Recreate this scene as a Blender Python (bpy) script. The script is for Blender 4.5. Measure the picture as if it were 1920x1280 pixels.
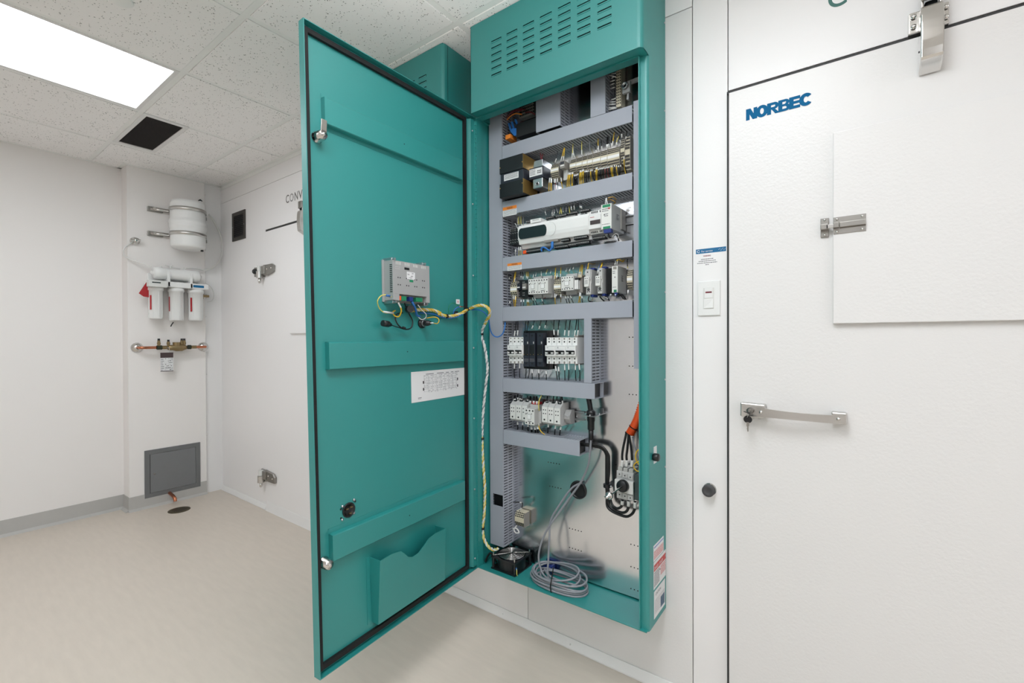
import bpy, bmesh, math, random
from mathutils import Vector, Matrix
random.seed(7)
for o in list(bpy.data.objects): bpy.data.objects.remove(o)
C = bpy.context.scene.collection
S = bpy.context.scene
# ------------------------------------------------------------------ camera, world, exposure
H = 1.2; F = 854.48
R3 = ((0.80424965, 0.59428210, -0.00335875), (-0.00100017, 0.00700518, 0.99997496), (-0.59429075, 0.80422616, -0.00622830))
cam_d = bpy.data.cameras.new('camera'); cam = bpy.data.objects.new('camera', cam_d); C.objects.link(cam)
cam_d.sensor_width = 36; cam_d.lens = F * 36 / 1920; cam_d.clip_start = .01
rx, uy, fw = [Vector(r) for r in R3]
cam.matrix_world = Matrix(((rx.x, uy.x, -fw.x, 0), (rx.y, uy.y, -fw.y, 0), (rx.z, uy.z, -fw.z, H), (0, 0, 0, 1)))
S.camera = cam
w = bpy.data.worlds.new('world'); S.world = w; w.use_nodes = True
w.node_tree.nodes['Background'].inputs[0].default_value = (.8, .82, .85, 1)
w.node_tree.nodes['Background'].inputs[1].default_value = .15
vs = S.view_settings; vs.view_transform = 'Standard'; vs.look = 'None'; vs.gamma = 1; vs.exposure = 0.0; vs.use_curve_mapping = False
LIGHT = 8.9
# added fill spot standing in for a flash beside the camera, pointed up so that the ceiling throws its light back down
fl_d = bpy.data.lights.new('added_bounce_spot', 'SPOT'); fl_o = bpy.data.objects.new('added_bounce_spot', fl_d); C.objects.link(fl_o)
fl_d.energy = 230; fl_d.spot_size = math.radians(72); fl_d.spot_blend = 1; fl_d.shadow_soft_size = .08; fl_d.color = (.97, .985, 1)
fl_o.location = (.05, -.1, 1.35); fl_o.rotation_euler = (Vector((-.42, .34, 2.42)) - Vector(fl_o.location)).to_track_quat('-Z', 'Y').to_euler()


# ------------------------------------------------------------------ measuring helpers (pixel of the photo -> point on a known real plane)
def ray(px, py):
    a, b = (px - 960) / F, -(py - 640) / F
    return rx * a + uy * b + fw
def atY(px, py, Y): d = ray(px, py); return Vector((0, 0, H)) + d * (Y / d.y)
def atX(px, py, X): d = ray(px, py); return Vector((0, 0, H)) + d * (X / d.x)
def atZ(px, py, Z): d = ray(px, py); return Vector((0, 0, H)) + d * ((Z - H) / d.z)

# ------------------------------------------------------------------ materials
def lin(c): return tuple(((v / 255) / 12.92 if v / 255 <= .04045 else ((v / 255 + .055) / 1.055) ** 2.4) for v in c)
MT = {}
def mat(name, rgb, rough=.5, metal=0, spec=.5, noise=0, nscale=20, bump=0, bscale=200, emit=0, trans=0, stretch=None, coat=0, ior=1.5):
    if name in MT: return MT[name]
    m = bpy.data.materials.new(name); m.use_nodes = True; nt = m.node_tree; b = nt.nodes['Principled BSDF']
    c = lin(rgb) + (1,)
    b.inputs['Base Color'].default_value = c; b.inputs['Roughness'].default_value = rough
    b.inputs['Metallic'].default_value = metal; b.inputs['IOR'].default_value = ior; b.inputs['Specular IOR Level'].default_value = spec
    if coat: b.inputs['Coat Weight'].default_value = coat; b.inputs['Coat Roughness'].default_value = .1
    if trans: b.inputs['Transmission Weight'].default_value = trans
    if emit: b.inputs['Emission Color'].default_value = c; b.inputs['Emission Strength'].default_value = emit
    if noise or bump:
        tc = nt.nodes.new('ShaderNodeTexCoord'); src = tc.outputs['Object']
        if stretch:
            mp = nt.nodes.new('ShaderNodeMapping'); mp.inputs['Scale'].default_value = stretch
            nt.links.new(src, mp.inputs['Vector']); src = mp.outputs['Vector']
    if noise:
        n = nt.nodes.new('ShaderNodeTexNoise'); n.inputs['Scale'].default_value = nscale; n.inputs['Detail'].default_value = 5
        nt.links.new(src, n.inputs['Vector'])
        mx = nt.nodes.new('ShaderNodeMix'); mx.data_type = 'RGBA'
        mx.inputs[6].default_value = tuple(v * (1 - noise) for v in c[:3]) + (1,); mx.inputs[7].default_value = tuple(min(1, v * (1 + noise)) for v in c[:3]) + (1,)
        nt.links.new(n.outputs['Fac'], mx.inputs[0]); nt.links.new(mx.outputs[2], b.inputs['Base Color'])
    if bump:
        n = nt.nodes.new('ShaderNodeTexNoise'); n.inputs['Scale'].default_value = bscale; n.inputs['Detail'].default_value = 2
        nt.links.new(src, n.inputs['Vector'])
        bp = nt.nodes.new('ShaderNodeBump'); bp.inputs['Strength'].default_value = bump; bp.inputs['Distance'].default_value = .002
        nt.links.new(n.outputs['Fac'], bp.inputs['Height']); nt.links.new(bp.outputs['Normal'], b.inputs['Normal'])
    MT[name] = m; return m
TEAL = mat('teal_paint', (34, 139, 135), .45, spec=1.0, bump=.05, bscale=900)
WALL = mat('painted_wall', (242, 238, 235), .75, bump=.05, bscale=300)
EMB = mat('embossed_white_metal', (231, 229, 227), .34, spec=.4, bump=.25, bscale=150)
SMO = mat('smooth_white_metal', (241, 239, 238), .4, bump=.1, bscale=150)
WTRIM = mat('white_trim', (234, 233, 231), .5, noise=.02)
CEILG = mat('ceiling_grid_paint', (244, 244, 241), .6, noise=.02)
BASE = mat('grey_rubber_base', (186, 184, 180), .5, noise=.03)
FLOOR = mat('vinyl_floor', (210, 199, 186), .42, noise=.07, nscale=9, bump=.06, bscale=60, stretch=(1, 5, 1))
DUCT = mat('grey_duct_plastic', (164, 168, 178), .45, noise=.02)
GALV = mat('galvanised_steel', (226, 228, 232), .2, metal=1, noise=.05, nscale=35, bump=.04, bscale=25)
ZINC = mat('zinc_steel', (190, 192, 195), .3, metal=1, noise=.05)
CHROME = mat('polished_chrome', (215, 213, 210), .12, metal=1, noise=.02)
BRUSH = mat('brushed_steel', (205, 203, 200), .28, metal=1, noise=.06, nscale=60, stretch=(1, 1, 12))
SATIN = mat('satin_nickel', (160, 157, 152), .33, metal=1, noise=.05)
BLACK = mat('black_plastic', (22, 23, 26), .4, noise=.1)
DARKR = mat('dark_rubber', (52, 52, 52), .6, noise=.1)
GASK = mat('black_gasket', (16, 14, 16), .7, noise=.1)
NAVY = mat('dark_slate_plastic', (40, 44, 54), .4, noise=.1)
LGREY = mat('light_grey_plastic', (188, 188, 186), .45, noise=.02)
PALE = mat('pale_plastic', (222, 222, 218), .4, noise=.02)
WHITE = mat('white_plastic', (236, 236, 234), .3, noise=.01)
HGREY = mat('mid_grey_casing', (168, 168, 167), .45, metal=.1, noise=.03)
BEIGE = mat('beige_terminal_plastic', (205, 196, 172), .5, noise=.04)
GREYP = mat('warm_grey_plastic', (140, 136, 130), .5, noise=.04)
BRASS = mat('brass_plate', (176, 144, 84), .3, metal=.7, noise=.08)
YEL = mat('yellow_wire', (226, 186, 44), .4, noise=.05)
LYEL = mat('pale_yellow_wire', (228, 214, 110), .4, noise=.05)
BLU = mat('blue_wire', (44, 112, 186), .4, noise=.05)
DBLU = mat('dark_blue_plastic', (28, 50, 120), .4, noise=.05)
BWIRE = mat('black_wire', (18, 18, 20), .35, noise=.1)
WWIRE = mat('white_wire', (222, 222, 220), .4, noise=.03)
GWIRE = mat('grey_cable', (140, 142, 148), .4, noise=.04)
RED = mat('red_plastic', (176, 40, 46), .4, noise=.05)
BURG = mat('dark_red_wire', (120, 40, 48), .4, noise=.05)
ORG = mat('orange_plastic', (246, 92, 36), .35, noise=.04)
ORGL = mat('orange_label', (240, 140, 50), .5, noise=.03)
PAPER = mat('white_paper', (228, 228, 228), .6, noise=.01)
INK = mat('grey_ink', (110, 110, 114), .6, noise=.05)
DINK = mat('dark_ink', (50, 48, 50), .6, noise=.05)
CYAN = mat('blue_print', (0, 104, 152), .45, noise=.02)
CTEAL = mat('teal_print', (60, 110, 102), .5, noise=.02)
CGREY = mat('grey_print', (112, 110, 106), .5, noise=.02)
GREEN = mat('green_plastic', (30, 130, 90), .4, noise=.04)
COPPER = mat('copper_pipe', (200, 130, 100), .25, metal=1, noise=.05)
BRONZE = mat('bronze_valve', (150, 130, 96), .35, metal=.9, noise=.12, nscale=60)
SCREEN = mat('dark_screen', (30, 40, 42), .15, noise=.05)
GPAINT = mat('grey_painted_steel', (112, 113, 114), .5, noise=.03)
CLEAR = mat('clear_tubing', (225, 224, 220), .3, noise=.01)
LEDW = mat('light_diffuser', (243, 249, 255), .5, emit=LIGHT)
BLU2 = mat('blue_print_pale', (120, 140, 190), .5, noise=.05)
REDP = mat('red_print', (205, 84, 84), .5, noise=.03)

def tile_material():
    m = bpy.data.materials.new('mineral_ceiling_tile'); m.use_nodes = True; nt = m.node_tree; b = nt.nodes['Principled BSDF']
    tc = nt.nodes.new('ShaderNodeTexCoord')
    v = nt.nodes.new('ShaderNodeTexVoronoi'); v.inputs['Scale'].default_value = 150
    n = nt.nodes.new('ShaderNodeTexNoise'); n.inputs['Scale'].default_value = 28; n.inputs['Detail'].default_value = 1
    nt.links.new(tc.outputs['Object'], v.inputs['Vector']); nt.links.new(tc.outputs['Object'], n.inputs['Vector'])
    sep = nt.nodes.new('ShaderNodeSeparateColor'); nt.links.new(v.outputs['Color'], sep.inputs[0])
    a = nt.nodes.new('ShaderNodeMath'); a.operation = 'MULTIPLY_ADD'; a.inputs[1].default_value = .9; a.inputs[2].default_value = -.52   # random size
    nt.links.new(sep.outputs[0], a.inputs[0])
    a2 = nt.nodes.new('ShaderNodeMath'); a2.operation = 'MULTIPLY'; nt.links.new(a.outputs[0], a2.inputs[0]); nt.links.new(n.outputs['Fac'], a2.inputs[1])
    a3 = nt.nodes.new('ShaderNodeMath'); a3.operation = 'MULTIPLY'; a3.inputs[1].default_value = 2.0; nt.links.new(a2.outputs[0], a3.inputs[0])
    lt = nt.nodes.new('ShaderNodeMath'); lt.operation = 'LESS_THAN'; nt.links.new(v.outputs['Distance'], lt.inputs[0]); nt.links.new(a3.outputs[0], lt.inputs[1])
    mx = nt.nodes.new('ShaderNodeMix'); mx.data_type = 'RGBA'
    mx.inputs[6].default_value = lin((251, 249, 247)) + (1,); mx.inputs[7].default_value = lin((150, 149, 146)) + (1,)
    nt.links.new(lt.outputs[0], mx.inputs[0]); nt.links.new(mx.outputs[2], b.inputs['Base Color'])
    b.inputs['Roughness'].default_value = .9
    return m
TILE = tile_material()

# ------------------------------------------------------------------ mesh helpers
def lerp(a, b, t): return a + (b - a) * t
def wloc(o):
    v = Vector(o.location)
    if o.parent is not None: v = wloc(o.parent) + o.matrix_parent_inverse.translation + v
    return v
def attach(o, parent):
    if parent is not None: o.parent = parent; o.matrix_parent_inverse = Matrix.Translation(-wloc(parent))
class MB:
    def ring(s, axis, a0, a1, b0, b1, wd, d0, d1, m=0):   # rectangular frame of four non-overlapping bars; axis 'x','y','z' is the depth axis
        for (p0, p1, q0, q1) in ((a0, a1, b0, b0 + wd), (a0, a1, b1 - wd, b1), (a0, a0 + wd, b0 + wd, b1 - wd), (a1 - wd, a1, b0 + wd, b1 - wd)):
            if axis == 'x': s.box(d0, d1, p0, p1, q0, q1, m)
            elif axis == 'y': s.box(p0, p1, d0, d1, q0, q1, m)
            else: s.box(p0, p1, q0, q1, d0, d1, m)
        return s
    def __init__(s): s.v = []; s.f = []; s.m = []; s.sm = []
    def face(s, idx, m=0, smooth=False): s.f.append(idx); s.m.append(m); s.sm.append(smooth)
    def hexa(s, p, m=0):      # 8 points: bottom 4 ccw, top 4 ccw
        b = len(s.v); s.v += [tuple(q) for q in p]
        for q in ((0, 3, 2, 1), (4, 5, 6, 7), (0, 1, 5, 4), (1, 2, 6, 5), (2, 3, 7, 6), (3, 0, 4, 7)): s.face([b + i for i in q], m)
        return s
    def box(s, x0, x1, y0, y1, z0, z1, m=0):
        x0, x1 = sorted((x0, x1)); y0, y1 = sorted((y0, y1)); z0, z1 = sorted((z0, z1))
        return s.hexa([(x0, y0, z0), (x1, y0, z0), (x1, y1, z0), (x0, y1, z0), (x0, y0, z1), (x1, y0, z1), (x1, y1, z1), (x0, y1, z1)], m)
    def cbox(s, c, d, m=0): return s.box(c[0] - d[0] / 2, c[0] + d[0] / 2, c[1] - d[1] / 2, c[1] + d[1] / 2, c[2] - d[2] / 2, c[2] + d[2] / 2, m)
    def prism(s, poly, fn, d0, d1, m=0):   # poly: 2-D ccw outline; fn(a,b,depth)->xyz
        n = len(poly); b = len(s.v)
        s.v += [tuple(fn(p[0], p[1], d0)) for p in poly] + [tuple(fn(p[0], p[1], d1)) for p in poly]
        s.face([b + i for i in range(n)], m); s.face([b + n + i for i in reversed(range(n))], m)
        for i in range(n): j = (i + 1) % n; s.face([b + i, b + n + i, b + n + j, b + j], m)
        return s
    def cyl(s, p0, p1, r0, r1=None, n=16, m=0, caps=True):
        r1 = r0 if r1 is None else r1
        p0 = Vector(p0); p1 = Vector(p1); d = (p1 - p0).normalized()
        a = d.orthogonal().normalized(); c = d.cross(a)
        b = len(s.v)
        for p, r in ((p0, r0), (p1, r1)):
            for i in range(n):
                t = 2 * math.pi * i / n; s.v.append(tuple(p + a * math.cos(t) * r + c * math.sin(t) * r))
        for i in range(n): j = (i + 1) % n; s.face([b + i, b + j, b + n + j, b + n + i], m, True)
        if caps:
            for p, r, rev in ((p0, r0, True), (p1, r1, False)):
                k = len(s.v)
                for i in range(n):
                    t = 2 * math.pi * i / n; s.v.append(tuple(p + a * math.cos(t) * r + c * math.sin(t) * r))
                q = [k + i for i in range(n)]; s.face(q[::-1] if rev else q, m)
        return s
    def lathe(s, prof, o, axis=(0, 0, 1), n=24, m=0):    # prof [(r,h)...]
        o = Vector(o); d = Vector(axis).normalized(); a = d.orthogonal().normalized(); c = d.cross(a); b = len(s.v)
        for r, h in prof:
            for i in range(n):
                t = 2 * math.pi * i / n; s.v.append(tuple(o + d * h + (a * math.cos(t) + c * math.sin(t)) * max(r, 1e-5)))
        for k in range(len(prof) - 1):
            for i in range(n): j = (i + 1) % n; s.face([b + k * n + i, b + k * n + j, b + (k + 1) * n + j, b + (k + 1) * n + i], m, True)
        s.face([b + i for i in range(n)][::-1], m); k = len(prof) - 1; s.face([b + k * n + i for i in range(n)], m)
        return s
    def tube(s, pts, r, n=8, m=0, sub=6, closed=False, caps=True):
        P = [Vector(p) for p in pts]
        if sub > 1 and len(P) > 2:
            Q = []; L = len(P)
            for i in range(L if closed else L - 1):
                p0 = P[(i - 1) % L] if closed else P[max(i - 1, 0)]; p1 = P[i]; p2 = P[(i + 1) % L]; p3 = P[(i + 2) % L] if closed else P[min(i + 2, L - 1)]
                for k in range(sub):
                    t = k / sub; Q.append(.5 * ((2 * p1) + (p2 - p0) * t + (2 * p0 - 5 * p1 + 4 * p2 - p3) * t * t + (3 * p1 - p0 - 3 * p2 + p3) * t ** 3))
            if not closed: Q.append(P[-1])
            P = Q
        b = len(s.v); L = len(P); a = None
        for i, p in enumerate(P):
            d = (P[(i + 1) % L] - P[i - 1]) if closed else (P[min(i + 1, L - 1)] - P[max(i - 1, 0)])
            d = d.normalized() if d.length > 1e-9 else Vector((0, 0, 1))
            a = d.orthogonal().normalized() if a is None else (a - d * a.dot(d)).normalized()
            c = d.cross(a); rr = r(i / max(L - 1, 1)) if callable(r) else r
            for k in range(n): t = 2 * math.pi * k / n; s.v.append(tuple(p + (a * math.cos(t) + c * math.sin(t)) * rr))
        for i in range(L if closed else L - 1):
            for k in range(n):
                j = (k + 1) % n; i2 = (i + 1) % L
                s.face([b + i * n + k, b + i * n + j, b + i2 * n + j, b + i2 * n + k], m, True)
        if not closed and caps: s.face([b + k for k in range(n)][::-1], m); s.face([b + (L - 1) * n + k for k in range(n)], m)
        s.path = P; return s
    def build(s, name, mats, parent=None, bev=0, fn=None, seg=2):
        me = bpy.data.meshes.new(name)
        me.from_pydata([tuple(fn(*v)) for v in s.v] if fn else s.v, [], s.f)
        mats = mats if isinstance(mats, (list, tuple)) else [mats]
        for q in mats: me.materials.append(q)
        me.polygons.foreach_set('material_index', [min(q, len(mats) - 1) for q in s.m]); me.polygons.foreach_set('use_smooth', s.sm)
        me.update()
        if bev or fn or True:
            bm = bmesh.new(); bm.from_mesh(me); bmesh.ops.recalc_face_normals(bm, faces=bm.faces); bm.to_mesh(me); bm.free()
        o = bpy.data.objects.new(name, me); C.objects.link(o)
        attach(o, parent)
        if bev:
            md = o.modifiers.new('bevel', 'BEVEL'); md.width = bev; md.segments = seg; md.limit_method = 'ANGLE'; md.angle_limit = math.radians(50)
        return o
def tag(o, label=None, cat=None, group=None, kind=None):
    if label: o['label'] = label
    if cat: o['category'] = cat
    if group: o['group'] = group
    if kind: o['kind'] = kind
    return o
def thing(name, loc, label=None, cat=None, group=None, kind=None):
    o = bpy.data.objects.new(name, None); o.empty_display_size = .02; C.objects.link(o); o.location = loc
    return tag(o, label, cat, group, kind)
def text(name, s, org, right, up, width, height, m, parent=None, offset=0.0, lift=.0004, depth=.0003, fn=None, bold=0):
    cu = bpy.data.curves.new(name, 'FONT'); cu.body = s; cu.offset = bold; cu.extrude = 0
    to = bpy.data.objects.new('tmp_text', cu); C.objects.link(to)
    dg = bpy.context.evaluated_depsgraph_get(); me = bpy.data.meshes.new_from_object(to.evaluated_get(dg))
    bpy.data.objects.remove(to)
    xs = [v.co.x for v in me.vertices]; ys = [v.co.y for v in me.vertices]
    x0, x1, y0, y1 = min(xs), max(xs), min(ys), max(ys); org = Vector(org); right = Vector(right).normalized(); up = Vector(up).normalized(); nn = right.cross(up)
    sx = width / (x1 - x0); sy = height / (y1 - y0)
    for v in me.vertices:
        p = org + right * (v.co.x - x0) * sx + up * (v.co.y - y0) * sy + nn * lift
        v.co = Vector(fn(*p)) if fn else p
    me.materials.clear(); me.materials.append(m); me.name = name
    o = bpy.data.objects.new(name, me); C.objects.link(o)
    attach(o, parent)
    return o
def screws(parent, pts, axis, r=.003, m=None, name='screw'):
    for p in pts:
        MB().lathe([(r, 0), (r, r * .35), (r * .6, r * .8), (0.0002, r * .9)], p, axis, 10).build(name, m or ZINC, parent)

# ================================================================== SETTING
YW = 1.555; ZC = 2.42; XL = -4.16; XR = 2.4; YB = -3.3
b = MB().box(XL - .1, XR, YB, YW + .06, -.1, 0); tag(b.build('floor', FLOOR), kind='structure')
tag(MB().box(XL - .1, XL, YB, YW + .3, 0, 2.7).build('wall_left', WALL), kind='structure')
tag(MB().box(XR, XR + .1, YB, YW + .3, 0, 2.7).build('wall_far_side', WALL), kind='structure')
tag(MB().box(XL - .1, XR + .1, YB - .1, YB, 0, 2.7).build('wall_back', WALL), kind='structure')
# pillar in the far corner, plus the white metal return beside it
tag(MB().box(XL, -4.03, .962, 1.437, 0, ZC + .2).box(-4.031, -4.0285, 1.432, 1.437, .1, ZC, 0).build('wall_pillar', WALL, bev=.002), kind='structure')
p = MB().box(XL, -4.045, 1.437, YW, 0, ZC + .2).build('wall_corner', SMO); tag(p, kind='structure')
for z in (.45, .93, 1.38, 1.9, 2.33): screws(p, [(-4.045, 1.447, z)], (1, 0, 0), .004, WTRIM)
# right wall: cold-room panels as separate sheets with recessed joints
wr = tag(thing('wall_right', (-1, YW, 0)), kind='structure')
ZS = 2.283; g = .0012
def sheet(x0, x1, z0, z1, m, y=YW, name='wall_panel'):
    return MB().box(x0 + g, x1 - g, y, YW + .06, z0 + g, z1 - g).build(name, m, wr, bev=.0012)
D2a, D2b = -3.30, -2.36; D1a, D1b = -.303, .66
MB().box(-4.16, D2a - .001, YW, YW + .06, 0, ZS - g).box(D2a - .001, D2b - g, YW, YW + .06, 1.972, ZS - g).build('wall_panel', SMO, wr); sheet(D2b, -1.071, 0, ZS, SMO)
sheet(-1.071, -.412, 0, ZS, EMB); sheet(-.412, -.305, 0, ZC + .25, SMO); sheet(-.305, .668, 1.972, ZC + .25, SMO); sheet(.668, XR, 0, ZC + .25, EMB)
sheet(-4.16, -.412, ZS, ZC + .25, SMO)
MB().box(-4.16, XR, YW + .06, YW + .12, 0, 2.7).build('backing', DARKR, wr)
# white floor angle
for i, (a, c) in enumerate(((-4.045, D2a - .003), (D2a + .005, -.43))):
    o = MB().prism([(0, 0), (-.016, 0), (-.016, .006), (-.004, .036), (0, .036)], lambda q, z, x: (x, YW - .0005 + q, z), a, c).build('baseboard_right', WTRIM, bev=.001); tag(o, kind='structure')
    for k in range(3 if i == 0 else 8):
        x = a + .12 + k * .33
        if x < c: screws(o, [(x, YW - .0125, .018)], (0, -1, .3), .003, WTRIM)
# grey cove base
def cove(pts, h=.1):
    mb = MB()
    for (x0, y0, x1, y1, nx, ny) in pts:
        def fn(q, z, t): return (x0 + (x1 - x0) * t + nx * q, y0 + (y1 - y0) * t + ny * q, z)
        mb.prism([(0, 0), (.022, 0), (.020, .004), (.006, .016), (.004, h), (0, h)], fn, 0, 1)
    return mb
tag(cove([(XL, YB, XL, .966, 1, 0), (XL, .962, -4.026, .962, 0, -1)]).build('baseboard_left', BASE), kind='structure')
tag(cove([(-4.03, .956, -4.03, 1.437, 1, 0)]).build('baseboard_pillar', BASE), kind='structure')
# ceiling grid with separate tiles
ce = tag(thing('ceiling', (-1, 0, ZC)), kind='structure')
TX = [-4.16, -3.655, -3.045, -2.435, -1.825, -1.215, -.605, .005, .615, 1.225, 1.835, 2.4]
TY = [-3.3, -2.87, -2.26, -1.04, -.43, .79, 1.30, 1.555]
MAIN_L = []
lights = [(2, 4), (6, 4), (10, 4), (4, 2), (8, 2)]
def in_ceiling(i, j): return (i, j) in lights
for i in range(len(TX) - 1):
    for j in range(len(TY) - 1):
        if in_ceiling(i, j): continue
        x0, x1, y0, y1 = TX[i], TX[i + 1], TY[j], TY[j + 1]
        if i == 1 and j == 5: y0 = 1.0
        MB().box(x0 + .013, x1 - .013, y0 + .013, y1 - .013, ZC - .004, ZC + .012).build('ceiling_tile', TILE, ce, bev=.002)
gb = MB()
for x in TX: gb.box(x - .012, x + .012, YB, YW, ZC - .001, ZC + .02)
for y in TY: gb.box(XL, XR, y - .012, y + .012, ZC - .0014, ZC + .02)
gb.box(TX[1], TX[2], .988, 1.012, ZC - .0012, ZC + .02)
gb.build('ceiling_grid', CEILG, ce)
MB().box(XL, XR, YB, YW, ZC + .02, ZC + .1).build('backing', WALL, ce)
tag(MB().box(-4.045, -.6, YW - .022, YW, ZC - .006, ZC + .001).box(-4.045, -.6, YW - .003, YW, ZC - .03, ZC).build('trim_1', CEILG), kind='structure')
tag(MB().box(XL, XL + .022, YB, .962, ZC - .006, ZC).box(XL, -4.03 + .022, .94, .962, ZC - .006, ZC).box(-4.03, -4.008, .962, YW, ZC - .006, ZC).build('trim_2', CEILG), kind='structure')
for k, (i, j) in enumerate(lights):
    x0, x1, y0, y1 = TX[i] + .012, TX[i + 1] - .012, TY[j] + .012, TY[j + 1] - .012
    t = thing('ceiling_light', ((x0 + x1) / 2, (y0 + y1) / 2, ZC), 'flat white rectangular ceiling light panel' + (' at the upper left above the water filter' if k == 0 else [' in front of the open control cabinet', ' right of the near door', ' behind the camera, left one', ' behind the camera, right one'][k - 1]), 'light', 'recessed ceiling light panels')
    MB().ring('z', x0, x1, y0, y1, .018, ZC - .003, ZC + .01).build('frame', WTRIM, t)
    MB().box(x0 + .018, x1 - .018, y0 + .018, y1 - .018, ZC + .001, ZC + .008).build('diffuser', LEDW, t)
# ceiling grille
t = thing('ceiling_vent', (-3.34, .9, ZC), 'dark rectangular air return grille set in the white ceiling', 'vent')
x0, x1, y0, y1 = -3.598, -3.07, .82, .99
MB().box(x0 - .03, x1 + .03, y0 - .02, y0, ZC - .006, ZC).box(x0 - .03, x1 + .03, y1, y1 + .02, ZC - .006, ZC).box(x0 - .03, x0, y0, y1, ZC - .006, ZC).box(x1, x1 + .03, y0, y1, ZC - .006, ZC).build('frame', WTRIM, t)
mb = MB().box(x0, x1, y0, y1, ZC - .001, ZC + .003)
mb.build('core', mat('dark_core', (46, 43, 40), .8, noise=.1), t)
mb = MB()
for k in range(40): yy = y0 + (y1 - y0) * (k + .5) / 40; mb.box(x0, x1, yy - .0006, yy + .0006, ZC - .004, ZC - .001)
tag(mb.build('louvres', mat('dark_core', (46, 43, 40)), t), kind='stuff')
# round ceiling device, just cut by the top edge of the photo
pc = atZ(236, 2, ZC); o = MB().lathe([(.042, 0), (.042, .003), (.038, .005), (.002, .005)], (pc.x, pc.y - .02, ZC - .004), (0, 0, -1), 32).build('sprinkler_cover', CEILG)
tag(o, 'small round white sprinkler cover on the ceiling above the light panel', 'cover')

# ---------------- cold-room doors
def room_door(idx, x0, x1, off, hatch_x, near):
    d = tag(thing('door_%d' % idx, ((x0 + x1) / 2, YW, 0)), kind='structure')
    yf = YW - .018 if near else YW - .004
    MB().box(x0 + .004, x1, yf, YW + .055, .004 if not near else -.02 + .03, 1.957).build('leaf', EMB if near else SMO, d, bev=.0015)
    # gasket and dark recess
    mb = MB().box(x0 - .0045, x0 + .004, YW - .003 if near else YW + .003, YW + .055, .004, 1.962).box(x0 - .0045, x1, YW - .003 if near else YW + .0, YW + .055, 1.957, 1.969)
    mb.build('gasket', DARKR, d)
    MB().box(hatch_x, x1 - .08, yf - .014, yf, 1.238, 1.758).build('raised_panel', EMB if near else SMO, d, bev=.002)
    if not near:
        o = MB().prism([(0, 0), (-.016, 0), (-.014, .006), (-.004, .06), (0, .06)], lambda q, z, x: (x, yf + q, z), x0 + .006, x1 - .002).build('kick_strip', WTRIM, d, bev=.001)
    return d, yf
door1, yf1 = room_door(1, D1a, D1b, 0, -.035, True)
door2, yf2 = room_door(2, D2a, D2b, 0, -2.95, False)
# lettering
def glyph_sign(x0, z0, wd, hh, y):
    mb = MB(); cur = 0; LW = {'N': 1.0, 'O': 1.05, 'R': 1.05, 'B': 1.0, 'E': .9, 'C': 1.0}; tot = sum(LW[c] for c in 'NORBEC') - .12 * 5; k = wd / tot
    def P(poly):
        n = len(mb.v); dd = y - .0006 - n * 1.2e-6; mb.v += [(x0 + (cur + a) * k, dd, z0 + b2 * hh) for a, b2 in poly]; mb.face(list(range(n, n + len(poly))))
    def arc(cx, cz, rx1, rz1, rx2, rz2, a0, a1, n=12):
        for i in range(n):
            p, q = math.radians(lerp(a0, a1, i / n)), math.radians(lerp(a0, a1, (i + 1) / n))
            P([(cx + rx1 * math.cos(p), cz + rz1 * math.sin(p)), (cx + rx1 * math.cos(q), cz + rz1 * math.sin(q)), (cx + rx2 * math.cos(q), cz + rz2 * math.sin(q)), (cx + rx2 * math.cos(p), cz + rz2 * math.sin(p))])
    for c in 'NORBEC':
        if c == 'N': P([(0, 0), (.32, 0), (.32, 1), (0, 1)]); P([(.66, 0), (.98, 0), (.98, 1), (.66, 1)]); P([(.04, 1), (.40, 1), (.94, 0), (.58, 0)])
        if c == 'O': arc(.5, .5, .52, .53, .16, .26, 0, 360, 26)
        if c == 'R': P([(0, 0), (.34, 0), (.34, 1), (0, 1)]); P([(.3, .78), (.62, .78), (.62, 1), (.3, 1)]); P([(.3, .40), (.62, .40), (.62, .60), (.3, .60)]); arc(.60, .70, .36, .30, .08, .09, -90, 90); P([(.38, .42), (.66, .42), (1.04, 0), (.68, 0)])
        if c == 'B': P([(0, 0), (.34, 0), (.34, 1), (0, 1)]); P([(.3, .80), (.58, .80), (.58, 1), (.3, 1)]); P([(.3, .42), (.6, .42), (.6, .60), (.3, .60)]); P([(.3, 0), (.6, 0), (.6, .21), (.3, .21)]); arc(.57, .74, .33, .26, .07, .08, -90, 90); arc(.60, .29, .38, .29, .08, .09, -90, 90)
        if c == 'E': P([(0, 0), (.36, 0), (.36, 1), (0, 1)]); P([(.3, .76), (.88, .76), (.88, 1), (.3, 1)]); P([(.3, .39), (.82, .39), (.82, .61), (.3, .61)]); P([(.3, 0), (.88, 0), (.88, .24), (.3, .24)])
        if c == 'C': arc(.54, .5, .53, .53, .17, .25, 38, 322, 22)
        cur += LW[c] - .12
    o = mb.build('lettering', mat('blue_vinyl', (0, 98, 146), .65, spec=.2, noise=.01))
    return o
logo = glyph_sign(-.251, 1.857, .167, .034, yf1)
tag(logo, 'bold blue capital lettering on the upper left of the near door', 'sign')
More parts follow.
